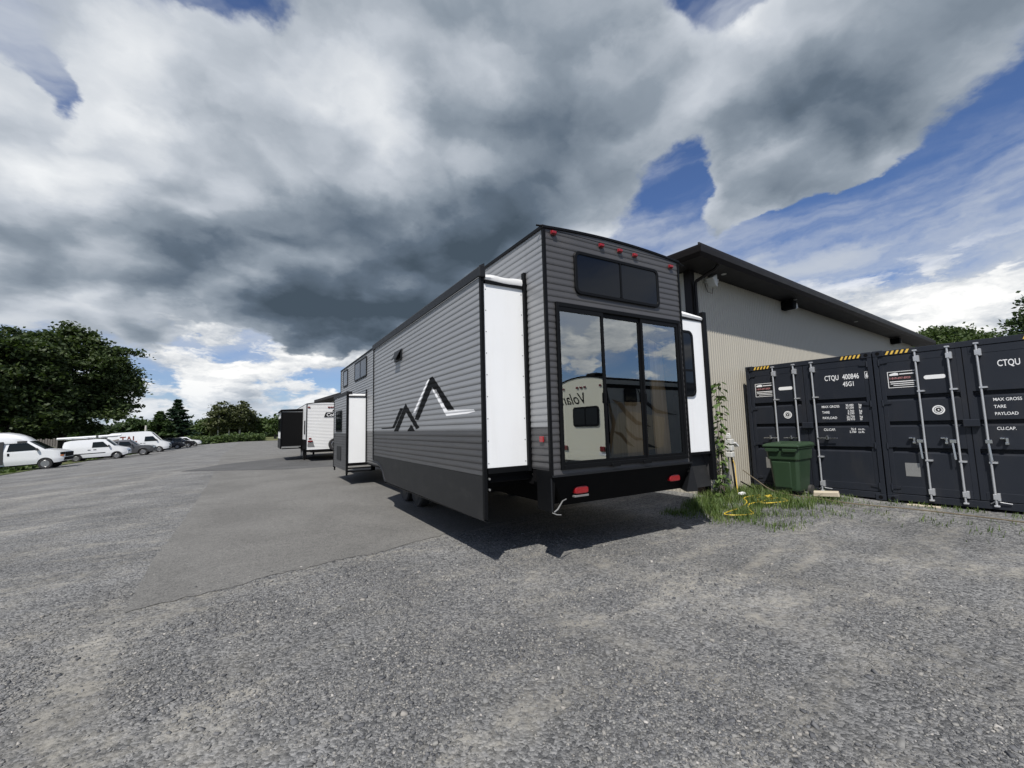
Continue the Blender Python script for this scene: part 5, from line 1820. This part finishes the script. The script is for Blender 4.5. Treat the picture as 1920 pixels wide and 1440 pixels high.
# far cars
SEDAN = [(0, .80), (.05, .98), (.75, 1.03), (1.45, 1.42), (1.9, 1.46), (2.35, 1.44), (3.25, 1.0), (3.4, .98), (4.3, .84), (4.5, .68), (4.55, .55)]
SUVP = [(0, .95), (.06, 1.12), (.3, 1.58), (.7, 1.68), (2.2, 1.68), (2.55, 1.62), (3.25, 1.12), (3.4, 1.10), (4.25, .96), (4.45, .78), (4.5, .6)]
vehicle('dark_sedan', 'dark blue sedan parked right after the lettered van', -9.0, 81.5, 4.55, 1.80, SEDAN, .27, [.85, 3.65], .32, .98, 1.46, PDARK,
        [[(2.0, 1.0), (3.0, .99), (2.38, 1.34), (2.0, 1.37)], [(1.1, 1.03), (1.93, 1.0), (1.93, 1.37), (1.5, 1.34)]], (2.38, 3.22), tum=.24)
vehicle('black_suv', 'black sport utility vehicle between the dark sedan and the far white car', -8.35, 87.5, 4.5, 1.85, SUVP, .30, [.85, 3.62], .355, 1.08, 1.68, PBLACK,
        [[(1.7, 1.12), (2.98, 1.12), (2.5, 1.54), (1.75, 1.56)], [(.6, 1.14), (1.62, 1.12), (1.66, 1.56), (.8, 1.54)]], (2.58, 3.22), tum=.2)
vehicle('white_car', 'white car farthest in the parked row by the hedge', -8.1, 93.5, 4.5, 1.85, SUVP, .30, [.85, 3.62], .34, 1.08, 1.68, PWHITE,
        [[(1.7, 1.12), (2.98, 1.12), (2.5, 1.54), (1.75, 1.56)], [(.6, 1.14), (1.62, 1.12), (1.66, 1.56), (.8, 1.54)]], (2.58, 3.22), tum=.2)

# ------------------------------------------------------------------ foliage
LM_MAPLE = leafmat('maple_leaves', (0.026, 0.046, 0.015), (0.066, 0.090, 0.030), .35)
LM_DARK = leafmat('dark_leaves', (0.020, 0.040, 0.014), (0.055, 0.085, 0.028), .4)
LM_MID = leafmat('mid_green_leaves', (0.032, 0.058, 0.018), (0.085, 0.12, 0.036), .4)
LM_BIRCH = leafmat('birch_leaves', (0.045, 0.058, 0.024), (0.10, 0.11, 0.048), .4)
LM_PINE = leafmat('pine_needles', (0.012, 0.030, 0.017), (0.036, 0.062, 0.032), .4)
LM_SAP = leafmat('sapling_leaves', (0.045, 0.085, 0.022), (0.13, 0.19, 0.055), 3.0)


def leaves(C, n_each, spread, size, flat=0.0, rng=RNG, droop=0.0, aspect=1.6):
    """leaf-sized quads gathered round clump centres C (k,3); spread is (k,) or (k,3)"""
    C = np.asarray(C, float)
    k_ = len(C)
    sp = np.asarray(spread, float)
    if sp.ndim == 0:
        sp = np.full((k_, 3), float(sp))
    elif sp.ndim == 1:
        sp = np.repeat(sp[:, None], 3, 1)
    P_ = np.repeat(C, n_each, 0) + rng.normal(0, 1, (k_ * n_each, 3)) * np.repeat(sp, n_each, 0)
    n = len(P_)
    a = rng.normal(0, 1, (n, 3))
    a[:, 2] *= (1 - flat)
    a /= np.linalg.norm(a, axis=1)[:, None]
    b_ = rng.normal(0, 1, (n, 3))
    b_[:, 2] *= (1 - flat)
    b_ -= a * (a * b_).sum(1)[:, None]
    b_ /= np.linalg.norm(b_, axis=1)[:, None] + 1e-9
    s_ = size * rng.uniform(.6, 1.3, n)[:, None]
    a *= s_ * aspect * .5
    b_ *= s_ * .5
    V = np.stack([P_ - a, P_ + b_ * .9 - a * .1, P_ + a, P_ - b_ * .9 - a * .1], 1).reshape(-1, 3)
    return V


def quads(V):
    return np.arange(len(V)).reshape(-1, 4)


def limb(mb, p, q, r0, r1, bend, rng_):
    p, q = Vector(p), Vector(q)
    m1 = p.lerp(q, .35) + Vector((rng_.uniform(-bend, bend), rng_.uniform(-bend, bend), rng_.uniform(0, bend)))
    m2 = p.lerp(q, .7) + Vector((rng_.uniform(-bend, bend), rng_.uniform(-bend, bend), rng_.uniform(0, bend)))
    mb.tube([p, m1, m2, q], [r0, r0 * .8 + r1 * .2, r0 * .4 + r1 * .6, r1], 7)


def broad_tree(name, label, loc, H, lobes, n_cl, n_leaf, lsize, m_, bark=BARK, trunk_r=.3, trunk_h=.25, group=None, seed=1, cl=.9, flat=.2, bushy=.62, extra=0):
    """lobes: ellipsoids (dx, dy, z, rx, ry, rz) that the crown fills"""
    rg = np.random.default_rng(seed)
    rr_ = random.Random(seed)
    t_ = thing(name, label, 'tree', loc, 0, group)
    lobes = list(lobes)
    for i in range(extra):
        l = lobes[int(rg.integers(0, min(5, len(lobes))))]
        d = rg.normal(0, 1, 3)
        d /= np.linalg.norm(d)
        d[2] = abs(d[2]) * (1 if rg.uniform() < .6 else -1)
        s_ = rg.uniform(.9, 1.9)
        lobes.append((l[0] + d[0] * l[3] * 1.0, l[1] + d[1] * l[4], l[2] + d[2] * l[5] * 1.0, s_ * 1.5, s_ * 1.3, s_ * .55))
    vol = np.array([l[3] * l[4] * l[5] for l in lobes])
    cs = []
    tips = []
    for l, v in zip(lobes, vol / vol.sum()):
        n = max(9, int(n_cl * v))
        d = rg.normal(0, 1, (n, 3))
        d /= np.linalg.norm(d, axis=1)[:, None]
        rad_ = rg.uniform(bushy ** 3, 1, n) ** (1 / 3)
        rad_ *= 1 + .10 * np.sin(d[:, 0] * 5 + seed) * np.cos(d[:, 2] * 6 + d[:, 1] * 4) + rg.normal(0, .05, n)
        c = d * rad_[:, None] * np.array(l[3:6]) + np.array(l[0:3])
        cs.append(c)
        tips += [c[i] for i in rg.integers(0, n, min(n, 4))]
    C = np.concatenate(cs)
    C = C[C[:, 2] > H * .04]
    sp = cl * rg.uniform(.5, 1.2, len(C))
    V = leaves(C, n_leaf, np.stack([sp, sp, sp * .45], 1), lsize, flat, rg)
    npmesh('crown', V, quads(V), m_, t_)
    mb = MB()
    mb.tube([(0, 0, -.1), (.05, .03, H * trunk_h * .5), (-.03, .05, H * trunk_h), (.05, 0, H * .55)], [trunk_r * 1.25, trunk_r, trunk_r * .85, trunk_r * .3], 9)
    for tp in tips[:10]:
        limb(mb, (0, 0, H * trunk_h * rr_.uniform(.8, 1.5)), tuple(tp), trunk_r * .42, trunk_r * .08, H * .03, rr_)
    mb.build('trunk', bark, t_, smooth=True, recalc=False)
    return t_


def pine_tree(name, label, loc, H, R, m_, seed=1, group=None, bare=.08, lsize=.5, tiers=13):
    rg = np.random.default_rng(seed)
    rr_ = random.Random(seed)
    t_ = thing(name, label, 'tree', loc, 0, group)
    mb = MB()
    mb.tube([(0, 0, -.1), (0, 0, H * .5), (0, 0, H * .97)], [H * .022, H * .014, H * .003], 8)
    Cs, Sp = [], []
    for i in range(tiers):
        q = i / (tiers - 1)
        z = H * (bare + (1 - bare) * q)
        rmax = R * (1 - q) ** .8 * rr_.uniform(.75, 1.12) + .12
        nb = rr_.randint(5, 7)
        a0 = rr_.uniform(0, 6.28)
        for j in range(nb):
            a = a0 + 6.283 * j / nb + rr_.uniform(-.3, .3)
            rb = rmax * rr_.uniform(.65, 1.1)
            tip = (cos(a) * rb, sin(a) * rb, z + rb * rr_.uniform(.02, .22))
            mb.tube([(0, 0, z), (tip[0] * .6, tip[1] * .6, z + .02 * rb), tip], [.05, .03, .012], 5)
            ns = max(3, int(rb * 3.2))
            for s_ in range(ns):
                w = .25 + .8 * (s_ + .5) / ns
                Cs.append((tip[0] * w, tip[1] * w, z + (tip[2] - z) * w * w))
                Sp.append((.16 + .13 * rb * .6, .16 + .13 * rb * .6, .10))
    V = leaves(np.array(Cs), 16, np.array(Sp), lsize, .65, rg, aspect=2.4)
    npmesh('crown', V, quads(V), m_, t_)
    mb.build('trunk', BARK, t_, recalc=False)
    return t_


def polar(az, R_):
    x, y = R_ * sin(rad(az)), R_ * cos(rad(az))
    return (x, y, gz(x, y) + .02)


# big dark maples behind the parked vans
broad_tree('maple_tree', 'huge dark spreading maple tree behind the small white van', polar(-15.4, 80), 17.0,
           [(0, 0, 11.0, 6.2, 6.0, 5.4), (4.4, 0, 9.0, 3.0, 4, 3.4), (-4.5, 0, 9.0, 4.2, 4, 4.2), (1.6, -1, 5.4, 3.8, 4, 2.6), (-2.5, -1, 5.4, 4.4, 4, 2.8), (.6, 0, 14.2, 2.8, 3, 2.4), (5.6, 0, 9.6, 2.2, 3, 1.3), (4.0, 0, 6.2, 2.0, 2, 1.2), (4.2, 0, 12.2, 1.6, 2, 1.2)],
           760, 84, .30, LM_MAPLE, trunk_r=.5, seed=3, cl=.66, extra=26, flat=.45, group='large maples at the left', trunk_h=.14)
broad_tree('maple_tree', 'second large dark maple tree at the left edge above the cutaway van', polar(-20.0, 76), 15.4,
           [(0, 0, 9.2, 6.4, 6, 5.4), (2.5, 0, 12.6, 2.6, 3, 2.0), (1, -2, 4.6, 6, 3, 2.6), (4.2, 0, 7.6, 3.0, 3, 3.4)], 480, 80, .30, LM_MAPLE, trunk_r=.45, seed=8, cl=.66, extra=18, flat=.45, group='large maples at the left', trunk_h=.14)
# pines and bushy trees beyond the lot
pine_tree('pine_tree', 'tall dark pine tree with layered branches beyond the parked cars', polar(-7.15, 118), 9.6, 4.0, LM_PINE, 4, lsize=.40)
pine_tree('pine_tree', 'shorter green pine tree left of the tall dark pine', polar(-8.5, 114), 7.0, 3.6, LM_DARK, 9, lsize=.40)
broad_tree('round_tree', 'small rounded green tree behind the lettered van roof', polar(-10.5, 116), 6.0, [(0, 0, 3.2, 2.3, 2, 2.6)], 90, 26, .5, LM_DARK, seed=12, cl=.5)
broad_tree('round_tree', 'low rounded green tree close beside the large maple', polar(-11.9, 118), 4.8, [(0, 0, 2.4, 2.2, 2, 2.2)], 70, 26, .5, LM_DARK, seed=13, cl=.5)
for az, R_, H_, w, sd, lab in ((-4.75, 140, 6.6, 2.4, 21, 'leafy dark tree at the left end of the birch grove'), (-3.55, 136, 10.2, 3.0, 22, 'tall thin pale trunked birch on the left of the grove'),
                               (-2.55, 137, 9.6, 2.8, 23, 'birch in the middle of the grove with twin pale trunks'), (-1.55, 138, 10.4, 2.7, 24, 'tallest birch on the right of the grove'),
                               (-.75, 141, 8.2, 2.6, 25, 'rounded birch right of the tallest birch'), (.15, 143, 6.2, 2.4, 26, 'short dark tree at the right end of the birch grove')):
    broad_tree('birch_tree', lab, polar(az, R_), H_, [(0, 0, H_ * .62, w * .72, w * .7, H_ * .32), (w * .25, 0, H_ * .84, w * .40, w * .4, H_ * .17), (-w * .35, 0, H_ * .50, w * .6, w * .6, H_ * .22)] + ([(0, 2, H_ * .36, w * .9, w, H_ * .30)] if H_ < 9 else [(.3, 3, H_ * .30, w * .8, w, H_ * .2)]), 130, 40, .40,
               LM_BIRCH if H_ > 8 else LM_MID, bark=BIRCH, trunk_r=.20, seed=sd, cl=.55, trunk_h=.4, group='birch grove beyond the lot')
broad_tree('poplar_tree', 'pale green tree at the left of the black slide room', polar(2.0, 128), 5.9, [(0, 0, 3.6, 1.7, 2, 2.2)], 60, 26, .5, LM_MID, seed=31, cl=.5)
# trees beyond the shed on the right
for i, (az, R_, el, w, lab) in enumerate(((71.9, 50, 7.4, 2.6, 'leftmost green tree top behind the shed roof end'), (74.0, 48, 8.0, 2.6, 'leafy tree top second from the shed roof end'), (76.0, 47, 8.6, 2.7, 'tallest leafy tree top above the containers'),
                                          (78.0, 48, 8.0, 2.5, 'leafy tree top right of the tallest one above the containers'), (79.6, 48, 6.9, 2.2, 'low tree top between the leafy row and the edge tree'))):
    H_ = 1.6 + R_ * math.tan(rad(el))
    broad_tree('leafy_tree', lab, polar(az, R_), H_, [(0, 0, H_ * .62, w, w, H_ * .36), (w * .5, 0, H_ * .74, w * .6, w * .6, H_ * .22)], 230, 70, .17, LM_MID, trunk_r=.2, seed=41 + i, cl=.42, group='trees beyond the shed')
broad_tree('dark_tree', 'dark green tree at the right edge above the nearer container', polar(82.6, 44), 9.6, [(0, 0, 6.2, 1.4, 1.4, 2.6), (-.3, .4, 4.8, 1.7, 1.7, 2.0), (.2, 0, 8.2, .8, .8, 1.2)], 230, 70, .17, LM_DARK, trunk_r=.2, seed=51, cl=.40)
# far wood and shrubs: masses nobody could count
Cw = []
for i in range(520):
    az = RNG.uniform(-26, 8)
    R_ = RNG.uniform(185, 215)
    x, y, z = polar(az, R_)
    hgt = 3.2 + 2.2 * abs(sin(az * 1.7)) + RNG.uniform(0, 1.6)
    for k_ in range(3):
        Cw.append((x + RNG.normal(0, 1.2), y, z + hgt * RNG.uniform(.1, 1)))
V = leaves(np.array(Cw), 14, .9, 1.1, .2)
tag(npmesh('far_wood', V, quads(V), LM_DARK), 'dark line of far woodland along the horizon', 'woodland', kind='stuff')
Cw = []
for i in range(900):
    az = RNG.uniform(-7.2, .7)
    R_ = RNG.uniform(103.5, 112)
    x, y, z = polar(az, R_)
    Cw.append((x, y, z + RNG.uniform(.1, .95)))
V = leaves(np.array(Cw), 16, .34, .34, .2)
tag(npmesh('roadside_shrubs', V, quads(V), LM_MID), 'low green weeds and shrubs along the far edge of the lot', 'shrubs', kind='stuff')
Cw = []
for i in range(700):
    x = RNG.uniform(-22, -9.2)
    y = RNG.uniform(40, 100)
    if x > -14.5 + (y - 45) * .06:
        continue
    Cw.append((x, y, gz(x, y) + .08))
V = leaves(np.array(Cw), 20, np.array([(.35, .35, .06)] * len(Cw)), .22, .0)
tag(npmesh('verge_grass', V, quads(V), LM_MID), 'rough grass under and between the parked vehicles', 'grass', kind='stuff')

# board fence behind the vans
fx0, fy = -30.0, 64.5
fn = thing('board_fence', 'weathered grey board fence behind the parked vans', 'fence', (-23.5, fy, gz(-23, fy)))
bo = MB().box(-.08, .08, -.012, .012, .05, 2.35).build('board', WOODG, fn)
bo.location.x = -6.5
for i in range(1, 60):
    q = again(bo, dx=i * .2)
    q.location.z += .06 * sin(i * 2.3)
for z in (.6, 1.9):
    MB().box(-6.6, 5.4, .013, .06, z, z + .09).build('rail', WOODG, fn)
# grey post by the pines
pg = MB().tube([(0, 0, -.1), (.02, 0, 2.0), (.05, 0, 4.3)], [.19, .17, .15], 10).build('wooden_post', BIRCH)
pg.location = polar(-9.62, 104)
tag(pg, 'bare grey wooden post rising behind the roof of the lettered van', 'post')

# ------------------------------------------------------------------ sapling against the shed wall
sp_ = thing('sapling', 'leafy green sapling growing against the shed wall beside the slide room', 'sapling', (8.24, 5.50, gz(8.2, 5.5)))
mb = MB()
rg = np.random.default_rng(77)
rr_ = random.Random(77)
Lc_, Ld = [], []
for s_ in range(4):
    x, y = rr_.uniform(-.12, .22), rr_.uniform(-.12, .10)
    Hs = (2.42, 2.40, 1.5, 1.1)[s_]
    pth = [(x * .4, y * .4, 0)]
    tx, ty = x + rr_.uniform(-.08, .1), y
    for i in range(1, 9):
        q = i / 8
        pth.append((x * .4 + (tx - x * .4) * q + .02 * sin(i * 1.7 + s_), y * .4 + (ty - y * .4) * q, Hs * q))
    mb.tube(pth, [.012 * (1 - .8 * i / 8) + .002 for i in range(9)], 5)
    nl = int(Hs * 28)
    for i in range(nl):
        q = rr_.uniform(.12, 1.02)
        j = min(7, int(q * 8))
        f_ = min(1, q * 8 - j)
        p = Vector(pth[j]).lerp(Vector(pth[j + 1]), f_)
        a = rr_.uniform(0, 6.28)
        Lc_.append(tuple(p + Vector((cos(a) * rr_.uniform(.03, .11), sin(a) * rr_.uniform(.03, .09), -.02))))
        Ld.append(a)
mb.build('stem', BARK, sp_, recalc=False)
V, F = [], []
for (px_, py_, pz_), a in zip(Lc_, Ld):
    l_ = rr_.uniform(.08, .16)
    w = l_ * .36
    d = Vector((cos(a), sin(a), rr_.uniform(-.9, -.1))).normalized()
    n_ = d.cross(Vector((0, 0, 1))).normalized()
    up_ = n_.cross(d)
    o_ = Vector((px_, py_, pz_))
    n = len(V)
    V += [o_, o_ + d * l_ * .45 + n_ * w + up_ * .008, o_ + d * l_ - up_ * .02, o_ + d * l_ * .45 - n_ * w + up_ * .008]
    F.append((n, n + 1, n + 2, n + 3))
npmesh('foliage', [tuple(v) for v in V], F, LM_SAP, sp_)

# ------------------------------------------------------------------ grass in front of the shed and containers
n = 24000
u = RNG.uniform(6.6, 11.2, n * 4)
v = RNG.uniform(-1.6, 5.2, n * 4)
X, Y = u * UX - v * UY, u * UY + v * UX
d1 = np.exp(-np.clip((3.5 - v) / .55, 0, 9) ** 2) * np.clip((u - 6.9) / .8, 0, 1) * np.clip((10.6 - u) / .3, 0, 1)
face = 10.73 - np.clip(u, 0, 10.73)
d2 = .20 * np.exp(-((face - .10) / .28) ** 2) + .055 * np.exp(-((face - 1.3) / .6) ** 2) * np.clip((v + 1.6) / 1, 0, 1)
cl_ = .5 + .5 * np.sin(X * 5.1 + 2 * np.sin(Y * 3.3)) * np.sin(Y * 4.7 + 1.4 * np.sin(X * 4))
dn = d1 * np.clip(1.5 * cl_ - .25, .06, 1) * np.clip((v - 2.3) / 1.9, .06, 1) + d2 * (cl_ > .55)
ok = RNG.uniform(0, 1, n * 4) < dn
inbin = (np.abs(X - 9.78) < .36) & (np.abs(Y - 4.89) < .30)
ok &= ~inbin & (v < 5.12) & ((u < 10.66) | (v > 5.0))
ok &= ~((X < 6.45) & (Y > 4.2))
X, Y, d1, v = X[ok][:n], Y[ok][:n], d1[ok][:n], v[ok][:n]
n = len(X)
Z = np.array([gz(x, y) for x, y in zip(X, Y)])
hgt = RNG.uniform(.025, .09, n) + .13 * d1 * RNG.uniform(0, 1, n) ** 1.5 * np.clip((v - 2.2) / 1.8, 0, 1)
a = RNG.uniform(0, 6.283, n)
w = RNG.uniform(.003, .0065, n)
ln = hgt * RNG.uniform(.15, .9, n)
ca_, sa_ = np.cos(a), np.sin(a)
b0 = np.stack([X - sa_ * w, Y + ca_ * w, Z - .005], 1)
b1 = np.stack([X + sa_ * w, Y - ca_ * w, Z - .005], 1)
m0 = np.stack([X + ca_ * ln * .35 - sa_ * w * .8, Y + sa_ * ln * .35 + ca_ * w * .8, Z + hgt * .6], 1)
m1 = np.stack([X + ca_ * ln * .35 + sa_ * w * .8, Y + sa_ * ln * .35 - ca_ * w * .8, Z + hgt * .6], 1)
t0 = np.stack([X + ca_ * ln - sa_ * w * .15, Y + sa_ * ln + ca_ * w * .15, Z + hgt], 1)
t1 = np.stack([X + ca_ * ln + sa_ * w * .15, Y + sa_ * ln - ca_ * w * .15, Z + hgt], 1)
V = np.stack([b0, b1, m0, m1, t0, t1], 1).reshape(-1, 3)
i6 = (np.arange(n) * 6)[:, None]
F = np.concatenate([i6 + np.array([0, 1, 3, 2]), i6 + np.array([2, 3, 5, 4])])
LM_GRASS = leafmat('grass_blades', (0.040, 0.088, 0.018), (0.145, 0.185, 0.055), 2.5)
tag(npmesh('grass_tufts', V, F, LM_GRASS), 'grass and weeds along the foot of the shed and containers', 'grass', kind='stuff')
